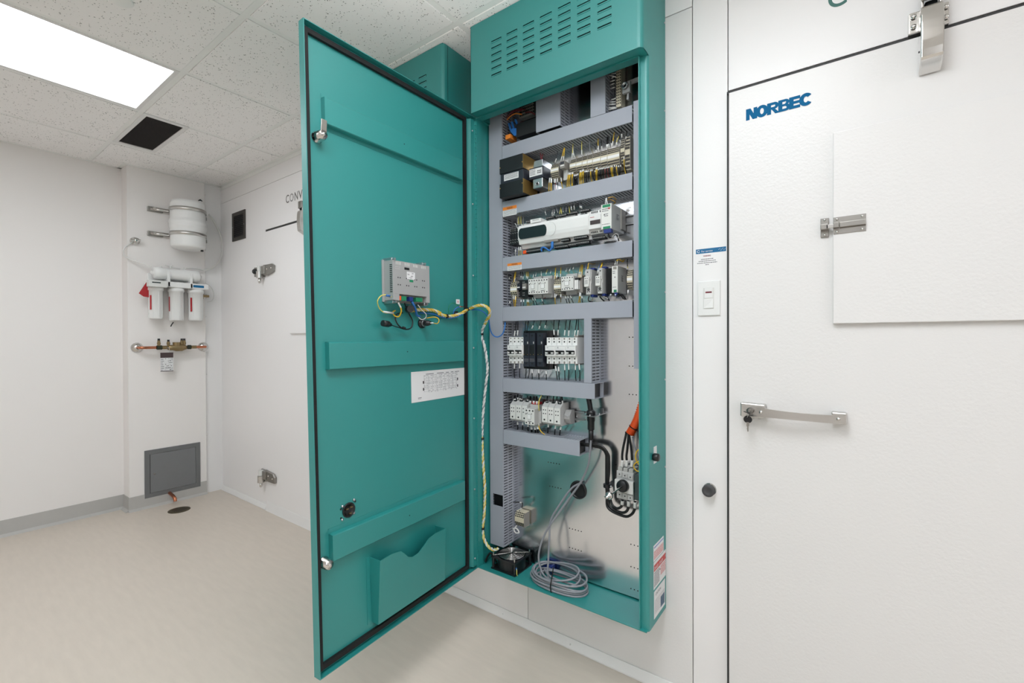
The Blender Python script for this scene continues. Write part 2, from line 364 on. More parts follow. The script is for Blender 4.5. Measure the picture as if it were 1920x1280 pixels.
def conv(x, z, m, lab, y):
    t = thing('sign', (x, y, z), lab, 'sign')
    h = .054
    text('letter', 'C', (x, y, z), (1, 0, 0), (0, 0, 1), .042, h, m, t, bold=.012)
    # dashed ring letter
    mb = MB(); cx, cz = x + .075, z + h / 2
    for k in range(26):
        a0 = 2 * math.pi * k / 26; a1 = a0 + 2 * math.pi / 26 * (.55 if 2 <= k % 13 <= 10 and k % 2 else 1)
        if k % 2 and (k in (1, 3, 5, 7, 9, 11, 13, 15)): a1 = a0 + .1
        q = [(cx + rr * .92 * math.cos(a), cz + rr * math.sin(a)) for rr, a in ((h / 2, a0), (h / 2, a1), (h / 2 - .009, a1), (h / 2 - .009, a0))]
        mb.v += [(u, y - .0006, v) for u, v in q]; n = len(mb.v); mb.face([n - 4, n - 3, n - 2, n - 1])
    mb.build('ring_letter', m, t)
    text('letter', 'N', (x + .112, y, z), (1, 0, 0), (0, 0, 1), .042, h, m, t, bold=.012)
    text('letter', 'V', (x + .160, y, z), (1, 0, 0), (0, 0, 1), .05, h, m, t, bold=.012)
conv(-.047, 2.114, CTEAL, 'teal capital lettering on the wall above the near door, cut by the photo edge', YW - .0002)
conv(-3.02, 2.105, CGREY, 'grey capital lettering above the far door beside the open cabinet door', YW - .0002)

# ---------------- hardware on the near door
def pull_handle():
    y = yf1
    t = thing('door_handle', (-.13, y, .99)); attach(t, door1); t['label'] = 'curved brushed steel pull handle with a key lock'
    A = atY(1400, 765, y - .04); B = atY(1588, 808, y - .04)
    xa, xb = -.262, -.004
    # mounts
    MB().prism([(xa, .965), (xa + .068, .965), (xa + .066, 1.004), (xa, 1.006)], lambda a, z, d: (a, y - d, z), 0, .030).build('mount', BRUSH, t, bev=.003)
    MB().prism([(xb - .032, .966), (xb, .966), (xb, .998), (xb - .034, .998)], lambda a, z, d: (a, y - d, z), 0, .030).build('mount', BRUSH, t, bev=.003)
    # bowed plate
    mb = MB(); n = 20; prof = []
    for k in range(n + 1):
        u = k / n; x = xa + .004 + (xb - xa - .006) * u
        dep = .033 + .012 * math.sin(math.pi * min(1, max(0, (u - .12) / .76)))
        zt = 1.000 - .010 * u - .004 * math.sin(math.pi * u); zb = .968 - .001 * u + .002 * math.sin(math.pi * u)
        prof.append((x, dep, zb, zt))
    for (x, d, zb, zt) in prof: mb.v += [(x, y - d, zb), (x, y - d, zt), (x, y - d + .004, zt), (x, y - d + .004, zb)]
    for k in range(n):
        for q in range(4): a = k * 4; r = (q + 1) % 4; mb.face([a + q, a + r, a + 4 + r, a + 4 + q], 0, False)
    mb.face([0, 1, 2, 3]); e = n * 4; mb.face([e, e + 1, e + 2, e + 3])
    mb.build('grip', BRUSH, t)
    L = MB().lathe([(.0095, 0), (.0095, .006), (.006, .007), (.006, .0075)], (xa + .028, y - .034, .985), (0, -1, 0), 20).build('lock_cylinder', SATIN, t)
    screws(t, [(xa + .056, y - .036, .983), (xb - .018, y - .033, .981)], (0, -1, 0), .005, CHROME)
    kx, kz = xa + .028, .985
    k = thing('key', (kx, y - .05, kz), 'small key with a black oval head hanging from the handle lock', 'key')
    MB().lathe([(.009, -.0012), (.0105, 0), (.009, .0012)], (kx - .006, y - .052, kz - .004), (.25, .2, 1), 18).build('key_head', BLACK, k)
    MB().box(kx - .001, kx + .002, y - .052, y - .040, kz - .001, kz + .001).build('inserted_blade', SATIN, k)
    MB().tube([(kx - .004, y - .053, kz - .006), (kx - .003, y - .055, kz - .012), (kx - .006, y - .053, kz - .018), (kx - .006, y - .051, kz - .012)], .0008, 6, closed=True).build('ring', CHROME, k)
    MB().lathe([(.010, -.0014), (.0115, 0), (.010, .0014)], (kx - .004, y - .052, kz - .024), (0, 1, .1), 18).build('key_head', BLACK, k)
    MB().prism([(-.0035, -.032), (.0035, -.032), (.0035, -.043), (.002, -.044), (.002, -.058), (0, -.061), (-.0015, -.058), (-.0025, -.05), (-.0015, -.048), (-.0025, -.045), (-.0035, -.043)], lambda a, z, d: (kx - .004 + a, y - .052 + d, kz + z), -.0008, .0008).build('key_blade', SATIN, k)
pull_handle()
def barrel_bolt():
    y = yf1 - .014; t = thing('barrel_bolt', (-.02, y, 1.5), 'satin metal barrel bolt holding the raised panel on the near door', 'bolt')
    q = lambda px, py, Y: atY(px, py, Y)
    p0 = q(1562.5, 408, y); p1 = q(1624, 399.5, y); z0 = q(1562.5, 439.5, y).z; zt = p0.z; x0, x1 = p0.x, p1.x
    MB().box(x0, x1, y - .002, y, z0, zt).build('base_plate', SATIN, t, bev=.0008)
    zc = (z0 + zt) / 2; h = (zt - z0)
    MB().prism([(-.2 * h, 0), (-.14 * h, .008), (.14 * h, .008), (.2 * h, 0)], lambda a, dd, x: (x, y - .001 - dd, zc + a), x0 + .014, x1 - .001).box(x0 + .0005, x0 + .0125, y - .013, y - .001, zc - .15 * h, zc + .15 * h).build('barrel', SATIN, t, bev=.0008)
    MB().box(x0 - .016, x0 + .004, y - .007, y - .001, zc - .13 * h, zc + .1 * h).build('bolt_bar', BRUSH, t, bev=.001)
    screws(t, [(x0 + .008, y - .002, zt - .006), (x0 + .008, y - .002, z0 + .006), (x1 - .008, y - .002, zt - .006), (x1 - .008, y - .002, z0 + .006)], (0, -1, 0), .0032, CHROME)
    y = yf1; t = thing('bolt_keeper', (-.05, y, 1.5), 'small satin metal keeper plate left of the barrel bolt', 'keeper')
    a = q(1538.5, 410, y - .006); c = q(1554, 443, y - .006)
    MB().box(a.x, c.x, y - .006, y, c.z, a.z).build('plate', SATIN, t, bev=.001)
    MB().box(a.x, c.x, y - .021, y - .005, zc - .17 * h, zc + .17 * h).build('loop', SATIN, t, bev=.002)
    screws(t, [((a.x + c.x) / 2, y - .006, a.z - .005), ((a.x + c.x) / 2, y - .006, c.z + .005)], (0, -1, 0), .0032, CHROME)
barrel_bolt()
def latch(ox, oz, y, lab, m=CHROME):
    t = thing('door_latch', (ox, y, oz), lab, 'latch')
    w = .021
    # strike bracket on the header
    MB().box(ox - .040, ox - .018, y - .002, y + .016, oz + .004, oz + .058).build('strike_plate', m, t, bev=.003); MB().box(ox + .018, ox + .036, y - .002, y + .016, oz + .004, oz + .058).build('strike_plate', m, t, bev=.003)
    screws(t, [(ox - .030, y - .004, oz + .02), (ox - .030, y - .004, oz + .045), (ox + .030, y - .004, oz + .02), (ox + .030, y - .004, oz + .045)], (0, -1, 0), .006, CHROME)
    MB().box(ox - .019, ox - .014, y - .040, y + .01, oz - .005, oz + .085).box(ox + .014, ox + .019, y - .040, y + .01, oz - .005, oz + .085).build('cheek', m, t, bev=.002)
    MB().box(ox - .0195, ox + .0195, y - .047, y - .041, oz + .055, oz + .10).box(ox - .0195, ox + .0195, y - .045, y + .01, oz + .096, oz + .10).build('hood', SATIN, t, bev=.002)
    MB().box(ox - .012, ox + .012, y - .03, y - .002, oz + .03, oz + .06).build('roller', BLACK, t, bev=.004)
    # lever
    prof = [(-.004, .0), (-.038, .0), (-.045, -.01), (-.045, -.08), (-.034, -.098), (-.004, -.104)]
    mb = MB().prism([(d, z) for d, z in [(-.012, .043), (-.046, .041), (-.0505, .034), (-.0535, .018), (-.055, 0), (-.0555, -.022), (-.055, -.045), (-.0535, -.066), (-.051, -.083), (-.046, -.088), (-.004, -.108), (-.004, -.02)]], lambda d, z, x: (x, y + d, oz + z), ox - w, ox + w)
    mb.build('lever', m, t, bev=.003, seg=3)
    MB().lathe([(.0025, 0), (.0025, .001), (.001, .0015)], (ox - w, y - .02, oz - .055), (-1, 0, 0), 10).build('pin', BLACK, t)
    return t
pl = atY(1750, 75, yf1 - .03)
latch(pl.x - .004, 1.963, yf1, 'large polished chrome draw latch on top of the near door')
pl = atY(562, 410, yf2 - .03)
latch(pl.x + .03, 1.963, yf2, 'chrome draw latch half hidden behind the open cabinet door', BRUSH)
def hinge(px, py, full, lab, cat='hinge'):
    y = YW; c = atY(px, py, y - .02)
    t = thing('strap_hinge', (c.x, y, c.z), lab, cat, 'hinges on the far door')
    x = D2a; z = c.z
    if full:
        MB().prism([(-.155, .034), (-.155, -.034), (-.05, -.042), (-.01, -.045), (-.01, .028), (-.06, .028)], lambda a, b2, d: (x + a, y - d, z + b2), 0, .012).build('frame_leaf', SATIN, t, bev=.003)
        MB().lathe([(.014, 0), (.019, .006), (.019, .018), (.012, .026)], (x - .115, y - .012, z), (0, -1, 0), 16).build('cap', BLACK, t)
    else:
        MB().box(x - .07, x - .002, y - .012, y, z - .05, z + .03).build('frame_leaf', SATIN, t, bev=.003)
    MB().cyl((x - .032, y - .03, z - .055), (x - .032, y - .03, z - .008), .022, n=20).build('barrel', BRUSH, t, bev=.002)
    MB().cyl((x - .03, y - .03, z - .006), (x - .03, y - .03, z + .03), .016, n=20).build('knuckle', PALE, t, bev=.002)
    MB().lathe([(.010, 0), (.010, -.028), (.006, -.034), (.001, -.036)], (x - .032, y - .03, z - .055), (0, 0, 1), 14).build('pin', CHROME, t)
    MB().box(x - .03, x + .03, y - .03, y - .004, z - .03, z + .028).build('arm', SATIN, t, bev=.004)
    k = -.018 if not full else 0
    MB().prism([(.0, .036), (.0, -.036), (.05, -.04), (.14, -.02 + k), (.145, .022 + k), (.12, .034 + k * .5)], lambda a, b2, d: (x + a, y - d, z + b2), .004, .022).build('door_leaf', SATIN, t, bev=.004)
    screws(t, [(x + .06, y - .022, z + .002), (x + .118, y - .022, z + .004 + k * .6)], (0, -1, 0), .006, CHROME)
hinge(500, 505, True, 'upper strap hinge with a black cap on the far cold room door')
hinge(504, 893, False, 'lower strap hinge of the far cold room door near the floor')
# wall vent near the corner
t = thing('wall_vent', (-3.71, YW, 2.06), 'small black louvred grille high on the wall by the corner', 'vent')
x0, x1, z0, z1 = -3.822, -3.606, 1.953, 2.168
MB().ring('y', x0, x1, z0, z1, .028, YW - .008, YW).build('frame', mat('dark_bronze', (58, 54, 50), .45, noise=.05), t, bev=.001)
MB().box(x0 + .03, x1 - .03, YW - .003, YW - .001, z0 + .028, z1 - .028).build('back', GASK, t)
for k in range(11):
    z = z0 + .034 + k * .0142
    MB().hexa([(x0 + .03, YW - .007, z), (x1 - .03, YW - .007, z), (x1 - .03, YW - .003, z + .006), (x0 + .03, YW - .003, z + .006), (x0 + .03, YW - .007, z + .0012), (x1 - .03, YW - .007, z + .0012), (x1 - .03, YW - .003, z + .0072), (x0 + .03, YW - .003, z + .0072)]).build('slat', BLACK, t)
screws(t, [(x1 - .012, YW - .008, 2.06), (x0 + .012, YW - .008, 2.06)], (0, -1, 0), .003)
# light switch
t = thing('light_switch', (-.36, YW, 1.327), 'white rocker light switch plate with a dark red pilot window', 'switch')
x0, x1, z0, z1 = -.395, -.327, 1.272, 1.383
MB().box(x0, x1, YW - .006, YW, z0, z1).build('plate', WHITE, t, bev=.002)
MB().box(x0 + .018, x1 - .018, YW - .0072, YW - .005, z0 + .022, z1 - .022).build('rocker_frame', PALE, t, bev=.0006)
MB().hexa([(x0 + .020, YW - .0075, z0 + .024), (x1 - .020, YW - .0105, z0 + .024), (x1 - .020, YW - .006, z0 + .024), (x0 + .02, YW - .006, z0 + .024), (x0 + .02, YW - .0095, z0 + .052), (x1 - .02, YW - .0085, z0 + .052), (x1 - .02, YW - .006, z0 + .052), (x0 + .02, YW - .006, z0 + .052)]).build('rocker', WHITE, t, bev=.0006)
MB().box(x0 + .022, x1 - .022, YW - .0085, YW - .006, z0 + .056, z1 - .024).build('lamp_cover', WHITE, t, bev=.0006)
MB().box(-.370, -.351, YW - .0092, YW - .008, z1 - .039, z1 - .0345).build('pilot_window', mat('pilot_red', (110, 24, 40), .3, noise=.05), t)
# service sticker
t = thing('sticker', (-.36, YW, 1.47), 'blue service sticker with white lettering above the light switch', 'sticker')
a = atY(1305, 475.5, YW); c = atY(1361.5, 461.5, YW)
zt = atY(1305, 468, YW).z; zb = atY(1305, 476.5, YW).z
MB().box(a.x, c.x, YW - .0006, YW, zb, zt).build('band', CYAN, t)
text('lettering', 'For service', (a.x + .017, YW - .0007, zb + .0035), (1, 0, 0), (0, 0, 1), .034, .006, PAPER, t)
mb = MB()
for k in range(14):
    a0 = 2 * math.pi * k / 16 + .6; a1 = a0 + .4
    q = [(a.x + .008 + r_ * math.cos(an), (zt + zb) / 2 + r_ * math.sin(an)) for r_, an in ((.0045, a0), (.0045, a1), (.003, a1), (.003, a0))]
    mb.v += [(u, YW - .0012, v) for u, v in q]; n = len(mb.v); mb.face([n - 4, n - 3, n - 2, n - 1])
for k in range(7):
    xx = c.x - .022 + k * .003; zz = (zt + zb) / 2 + .003 * math.sin(k * 2.1); mb.box(xx, xx + .0018, YW - .0011, YW - .0006, zz - .0006, zz + .0006)
mb.build('emblem', PAPER, t)
t = thing('printed_notice', (-.36, YW, 1.44), 'small printed warning text on the wall just above the light switch', 'notice')
zz = zb - .011
text('heading', 'WARNING', (-.379, YW, zz), (1, 0, 0), (0, 0, 1), .023, .0045, mat('dark_red_ink', (130, 30, 50), .6, noise=.02), t, bold=.03)
mb = MB(); rnd = random.Random(3)
for k, (w0, dz) in enumerate(((.037, .009), (.052, .015), (.060, .021), (.010, .027))):
    x = -.367 - w0 / 2
    while x < -.367 + w0 / 2:
        l = rnd.uniform(.002, .006); mb.box(x, min(x + l, -.367 + w0 / 2), YW - .0005, YW, zz - dz, zz - dz + .0022); x += l + .0012
mb.build('print', INK, t)
# round black stopper
pc = atY(1327, 921, YW - .028)
t = thing('door_stop', (pc.x, YW, pc.z), 'round dark rubber bumper on the door frame', 'bumper')
MB().lathe([(.020, 0), (.020, .006), (.013, .007), (.013, .010)], (pc.x, YW, pc.z), (0, -1, 0), 24).build('flange', CHROME, t)
MB().lathe([(.013, .008), (.019, .010), (.0185, .026), (.017, .028), (.010, .0275), (.009, .0265), (.002, .0265)], (pc.x, YW, pc.z), (0, -1, 0), 28).build('rubber', mat('bumper_rubber', (68, 68, 70), .55, noise=.05), t)

# ================================================================== FAR PILLAR: filter, tank, valves, hatch, drain
PX = -4.03
def yz(px, py, X=PX): p = atX(px, py, X); return p.y, p.z
# tank
X0 = PX + .135
yl, zt_ = yz(317, 380, X0); yr, zb_ = yz(386, 380, X0); zbot = atX(350, 468, X0).z; r = (yr - yl) / 2 * .93; yc = (yl + yr) / 2; ztop = atX(345, 377, X0).z
t = thing('pressure_tank', (X0, yc, zbot), 'white cylindrical water tank held to the wall by two metal straps', 'tank')
Ht = ztop - zbot
MB().lathe([(.4 * r, .003), (.66 * r, 0), (.72 * r, .006), (.9 * r, .008), (.975 * r, .018), (r, .034), (r, Ht * .38), (r * 1.01, Ht * .40), (r * 1.07, Ht * .44), (r * 1.075, Ht * .48), (r * 1.05, Ht * .50), (r * 1.09, Ht * .53), (r * 1.09, Ht * .56), (r * 1.01, Ht * .60), (r, Ht * .62), (r, Ht * .93), (r * .93, Ht * .985), (r * .6, Ht), (.1 * r, Ht)], (X0, yc, zbot), (0, 0, 1), 40).build('shell', WHITE, t)
MB().cyl((X0 - .02, yc + .8 * r, ztop - .02), (X0 - .02, yc + .8 * r, ztop + .03), .009).build('valve_stem', WHITE, t)
MB().lathe([(.013, 0), (.012, .006), (.003, .014)], (X0 - .02, yc + .8 * r, ztop + .03), (0, 0, 1), 14).build('valve_cap', BLACK, t)
MB().cyl((X0 + .03, yc + .72 * r, zbot - .004), (X0 + .03, yc + .72 * r, zbot + .02), .009).build('port', BLACK, t)
for k, zf in enumerate((.80, .30)):
    z = zbot + Ht * zf
    s = thing('tank_strap', (PX, yc, z), ('upper' if k == 0 else 'lower') + ' metal strap around the white water tank', 'strap', 'straps around the tank')
    n = 30; mb = MB(); rr = r + .004
    pts = [(PX + .02, yc - r - .085), (PX + .03, yc - r - .03)]
    pts += [(X0 + rr * math.cos(a), yc + rr * math.sin(a)) for a in [math.radians(-150 + 300 * i / 26) for i in range(27)]]
    pts += [(PX + .012, yc + r + .03), (PX + .004, yc + r + .06)]
    for (x, y_) in pts: mb.v += [(x, y_, z - .012), (x, y_, z + .012)]
    for i in range(len(pts) - 1): mb.face([2 * i, 2 * i + 2, 2 * i + 3, 2 * i + 1], 0, True)
    o = mb.build('band', BRUSH, s); md = o.modifiers.new('solid', 'SOLIDIFY'); md.thickness = .002
    MB().box(PX, PX + .02, yc - r - .10, yc - r - .01, z - .018, z + .014).build('bracket', SATIN, s, bev=.001)
    MB().cyl((PX + .02, yc - r - .065, z), (PX + .035, yc - r - .065, z), .009, n=12).build('bolt', CHROME, s)
    MB().box(PX, PX + .016, yc + r + .01, yc + r + .05, z - .015, z + .012).build('bracket', SATIN, s, bev=.001)
# chrome stop left of the tank
y_, z_ = yz(255, 451, PX + .03)
t = thing('wall_escutcheon', (PX, y_, z_), 'small chrome round fitting on the wall left of the tank', 'fitting')
MB().lathe([(.028, 0), (.027, .006), (.014, .012), (.013, .03), (.018, .034), (.018, .044), (.004, .048)], (PX, y_, z_), (1, 0, 0), 20).build('disc', CHROME, t)
MB().cyl((PX + .04, y_ - .03, z_ - .005), (PX + .04, y_ + .024, z_ + .006), .007).build('lever', CHROME, t)
# filter unit
XF = PX + .075
ya, za = yz(283, 545, XF); 
t = thing('water_filter', (XF, 1.2, 1.35), 'white triple cartridge water filter unit mounted on the wall', 'water filter')
ym0, ym1 = yz(275, 545, XF)[0], yz(386, 545, XF)[0]
ztopm = yz(330, 530, XF)[1]; zbm = yz(330, 540, XF)[1]
MB().box(XF - .06, XF + .055, ym0, ym1, zbm, ztopm).box(PX, XF - .05, ym0 + .02, ym1 - .02, zbm, ztopm + .06).build('manifold', WHITE, t, bev=.004)
for k, (c0, hw, yb0) in enumerate(((291, 15.5, 602), (330, 15.5, 605), (366.5, 15.5, 605))):
    y0 = yz(c0 - hw, 560, XF)[0]; y1 = yz(c0 + hw, 560, XF)[0]; rr = (y1 - y0) / 2 * .9; yy = (y0 + y1) / 2; zb = yz(c0, yb0 - 4, XF)[1]
    hgt = zbm - zb
    f = MB().lathe([(rr * .8, 0), (rr * .88, .006), (rr * .9, .02), (rr * .98, hgt - .03), (rr * 1.1, hgt - .028), (rr * 1.1, hgt)], (XF, yy, zb), (0, 0, 1), 28)
    for q in range(8): a = q * math.pi / 4 + .2; f.box(XF + rr * .93 * math.cos(a) - .002, XF + rr * .93 * math.cos(a) + .002, yy + rr * .93 * math.sin(a) - .002, yy + rr * .93 * math.sin(a) + .002, zb + .01, zb + hgt - .035)
    o = f.build('cartridge', WHITE, t)
    a0 = -1.05 if k != 1 else -1.5
    mb = MB(); 
    for i in range(4):
        a = a0 + i * .09
        mb.v += [(XF + rr * 1.0 * math.cos(a), yy + rr * 1.0 * math.sin(a), zb + hgt * .28), (XF + rr * 1.0 * math.cos(a), yy + rr * 1.0 * math.sin(a), zb + hgt * .72)]
    for i in range(3): mb.face([2 * i, 2 * i + 2, 2 * i + 3, 2 * i + 1])
    mb.build('red_stripe', RED, o)
# membrane housing on top
yl, zl = yz(287, 515, XF + .01); yr, zr = yz(374, 512, XF + .01); rm = .043
MB().lathe([(.012, -.012), (.014, 0), (rm * .86, .002), (rm, .01), (rm, .05), (rm * .93, .055), (rm * .93, yr - yl - .05), (rm, yr - yl - .045), (rm, yr - yl - .012), (rm * .8, yr - yl - .004), (.012, yr - yl), (.010, yr - yl + .012)], (XF + .01, yl, (zl + zr) / 2 - .006), (0, 1, 0), 28).build('membrane_housing', WHITE, t)
for yy in (yz(312, 520, XF)[0], yz(354, 520, XF)[0]):
    MB().box(XF - .035, XF + .055, yy - .008, yy + .008, zbm, (zl + zr) / 2 + .01).build('clip', WHITE, t, bev=.003)
y0, z1 = yz(278, 524, XF + .07); y1, z0 = yz(314, 539, XF + .07)
o = MB().box(XF + .03, XF + .075, y0, y1, z0, z1).build('monitor', PALE, t, bev=.003)
MB().box(XF + .0751, XF + .0765, y0 + .02, y1 - .04, z0 + .026, z1 - .012).build('screen', SCREEN, o)
y0, z1 = yz(362.5, 534, XF + .056); y1, z0 = yz(382.5, 540, XF + .056)
MB().box(XF + .0551, XF + .0562, y0, y1, z0, z1).build('blue_label', CYAN, t)
for k, (py_, dx) in enumerate(((503, 300), (501, 320), (507, 345), (512, 362))):
    yy, zz = yz(dx, py_ - 2, XF); MB().tube([(XF, yy, zz - .02), (XF, yy, zz), (XF + .004, yy + .012, zz + .008)], .006, 8).build('elbow', CLEAR, t)
q = lambda px, py, dx=0: tuple(atX(px, py, PX + dx))
def tubing(pts, r, m, nm, lab=None, cat=None, group=None): 
    o = MB().tube(pts, r, 8).build(nm, m); 
    if lab: tag(o, lab, cat, group)
    return o
tubing([q(284, 501, .085), q(272, 495, .07), q(262, 492, .05), q(246, 487, .03), q(234, 480, .015), q(231, 472, .01), q(236, 462, .008), q(250, 453, .02)], .0042, CLEAR, 'water_tube', 'thin white water tube looping left of the filter unit', 'tube')
tubing([q(345, 503, .08), q(365, 503, .05), q(385, 506, .03), q(402, 500, .02), q(414, 484, .012), q(417, 462, .01), q(413, 440, .01), q(401, 415, .03), q(392, 402, .06)], .006, CLEAR, 'water_tube', 'thin white water tube from the filter up to the tank', 'tube')
tubing([q(310, 497, .08), q(322, 501, .07), q(338, 504, .07)], .0035, CLEAR, 'water_tube', 'short white tube lying across the top of the filter unit', 'tube')
tubing([q(386, 530, .04), q(397, 540, .015), q(401, 552, .01), q(398, 563, .01), q(389, 566, .02)], .003, CLEAR, 'water_tube', 'thin tube looping right of the filter to the small valve', 'tube')
y0, z0 = yz(271, 526, XF + .02)
o = MB().prism([(yz(269, 528)[0], yz(269, 528)[1]), (yz(274, 526)[0], yz(274, 528)[1]), (yz(276, 543)[0], yz(276, 543)[1]), (yz(271.5, 558.5)[0], yz(271.5, 558.5)[1]), (yz(262, 557)[0], yz(262, 557)[1]), (yz(253, 551)[0], yz(253, 551)[1])], lambda a, c_, d: (PX + d, a, c_), .082, .086).build('tag', RED)
tag(o, 'red fan shaped hanging tag on the left of the filter unit', 'tag')
y_, z_ = yz(386, 555, PX + .03)
t = thing('wall_valve', (PX, y_, z_), 'small brass valve on the wall right of the filter unit', 'valve')
MB().lathe([(.022, 0), (.02, .006), (.01, .01), (.01, .03)], (PX, y_, z_), (1, 0, 0), 16).build('flange', CHROME, t)
MB().cyl((PX + .03, y_ - .02, z_), (PX + .03, y_ + .02, z_), .009).build('body', BRONZE, t)
MB().tube([q(325, 604, .09), q(322, 608, .09), q(320, 612, .09)], .004, 6, sub=1).build('drain_spout', BLACK, bpy.data.objects['water_filter'])
# backflow preventer on its pipe
ax = PX + .06
def yzp(px, py): return atX(px, py, ax)
t = thing('backflow_valve', (PX, 1.2, 1.17), 'bronze backflow preventer with four test ports on a copper pipe', 'valve')
zc = yzp(320, 651).z
ysL = atX(257, 650, PX).y; ysR = atX(381, 651, PX).y
for yy in (ysL, ysR): MB().lathe([(.036, 0), (.033, .008), (.018, .018), (.012, .022)], (PX, yy, zc), (1, 0, 0), 24).build('escutcheon', CHROME, t)
y1 = yzp(294, 650).y; y2 = yzp(368, 650).y
MB().tube([(PX + .01, ysL, zc), (ax - .015, ysL + .002, zc), (ax, ysL + .02, zc), (ax, y1, zc)], .010, 12).build('copper_pipe', COPPER, t)
MB().tube([(PX + .01, ysR, zc), (ax - .015, ysR - .002, zc), (ax, ysR - .016, zc), (ax, y2, zc)], .010, 12).build('copper_pipe', COPPER, t)
mb = MB().cyl((ax, y1, zc), (ax, y1 + .03, zc), .016, n=8).cyl((ax, y1 + .03, zc), (ax, yzp(312, 650).y, zc), .013, n=10, m=1)
mb.cyl((ax, yzp(352, 650).y, zc), (ax, yzp(358, 650).y, zc), .016, n=8).cyl((ax, yzp(358, 650).y, zc), (ax, y2, zc), .012, n=10, m=1)
mb.build('union', [mat('dark_bronze_green', (60, 64, 50), .5, metal=.5, noise=.1), BRONZE], t)
yb0, yb1 = yzp(314, 650).y, yzp(350, 650).y
MB().lathe([(.014, 0), (.020, .01), (.020, .03), (.027, .05), (.027, yb1 - yb0 - .03), (.018, yb1 - yb0 - .012), (.014, yb1 - yb0)], (ax, yb0, zc - .002), (0, 1, 0), 14).build('valve_body', BRONZE, t)
MB().cyl((ax, yzp(331, 650).y, zc + .01), (ax, yzp(331, 650).y, zc + .037), .024, n=12).build('relief_cap', BRONZE, t, bev=.002)
for px_ in (297.8, 315.8, 340.8, 345.6):
    yy = yzp(px_, 645).y; h_ = .05 if px_ < 300 or px_ > 340 else .042
    o = MB().cyl((ax, yy, zc), (ax, yy, zc + h_), .009, n=8).cyl((ax, yy, zc + .022), (ax, yy, zc + .036), .012, n=6).build('test_port', BRONZE, t)
    MB().cyl((ax, yy, zc + h_), (ax, yy, zc + h_ + .014), .0075, n=10).build('cap', BLACK, o)
# inspection tag
y0, z1 = yz(300.5, 661, ax); y1, z0 = yz(325, 695.5, ax)
t = thing('inspection_tag', (ax, y0, z1), 'white inspection tag with a dark header hanging under the backflow valve', 'tag')
MB().box(ax, ax + .0012, y0, y1, z0, z1).build('card', PAPER, t)
MB().box(ax + .0012, ax + .0018, y0, y1, z1 - .038, z1).box(ax + .0012, ax + .0018, y0, y1, z0, z0 + .005).build('header', mat('brown_print', (74, 58, 58), .6, noise=.03), t)
mb = MB(); rnd = random.Random(5)
for k in range(7):
    z = z1 - .05 - k * .0128; mb.box(ax + .0012, ax + .0016, y0 + .003, y0 + rnd.uniform(.012, .022), z, z + .003)
    yy = y0 + .028
    for i in range(5):
        if rnd.random() < .75: mb.box(ax + .0012, ax + .0016, yy, yy + .006, z + rnd.uniform(0, .004), z + rnd.uniform(.004, .007))
        yy += rnd.uniform(.008, .011)
mb.build('handwriting', DINK, t)
MB().tube([(ax + .01, y0 + .05, z1), (ax + .02, y0 + .048, z1 + .03), (ax + .012, y0 + .04, zc)], .0015, 6).build('tie', WWIRE, t)
# access hatch
t = thing('access_panel', (PX, 1.22, .07), 'grey painted steel access hatch low on the pillar', 'hatch')
y0, y1, z0, z1 = 1.047, 1.393, .07, .41
MB().ring('x', y0, y1, z0, z1, .03, PX, PX + .006).build('frame', GPAINT, t)
MB().box(PX - .001, PX + .0045, y0 + .032, y1 - .032, z0 + .032, z1 - .032).build('hatch_door', mat('grey_painted_steel_b', (122, 123, 125), .5, noise=.03), t)
MB().box(PX - .001, PX + .0048, y0 + .03, y0 + .0335, z0 + .03, z1 - .03).build('hinge_gap', GASK, t)
MB().lathe([(.006, 0), (.006, .002), (.002, .0025)], (PX + .0045, y0 + .058, .235), (1, 0, 0), 12).build('key_lock', SATIN, t)
# copper stub and floor drain
A = atX(320, 925, PX + .03)
o = MB().tube([(PX - .02, A.y, .075), (PX + .06, A.y + .002, .064), (PX + .10, A.y + .004, .05), (PX + .11, A.y + .004, .03)], .011, 12).build('copper_pipe', COPPER)
tag(o, 'short bent copper drain pipe under the grey hatch', 'pipe')
pc = atZ(336, 956, 0)
t = thing('floor_drain', (pc.x, pc.y, 0), 'round bronze floor drain below the copper pipe', 'drain')
DRN = mat('drain_bronze', (92, 84, 66), .5, metal=.6, noise=.2, nscale=60)
MB().lathe([(.066, 0), (.066, .0022), (.056, .003)], (pc.x, pc.y, 0), (0, 0, 1), 32).build('rim', DRN, t)
mb = MB()
for k in range(9):
    for j in range(9):
        xx, yy = pc.x - .045 + k * .01125, pc.y - .045 + j * .01125
        if (xx - pc.x) ** 2 + (yy - pc.y) ** 2 < .0021: mb.box(xx - .003, xx + .003, yy - .003, yy + .003, .003, .0034)
tag(mb.build('grate_holes', BLACK, t), kind='stuff')

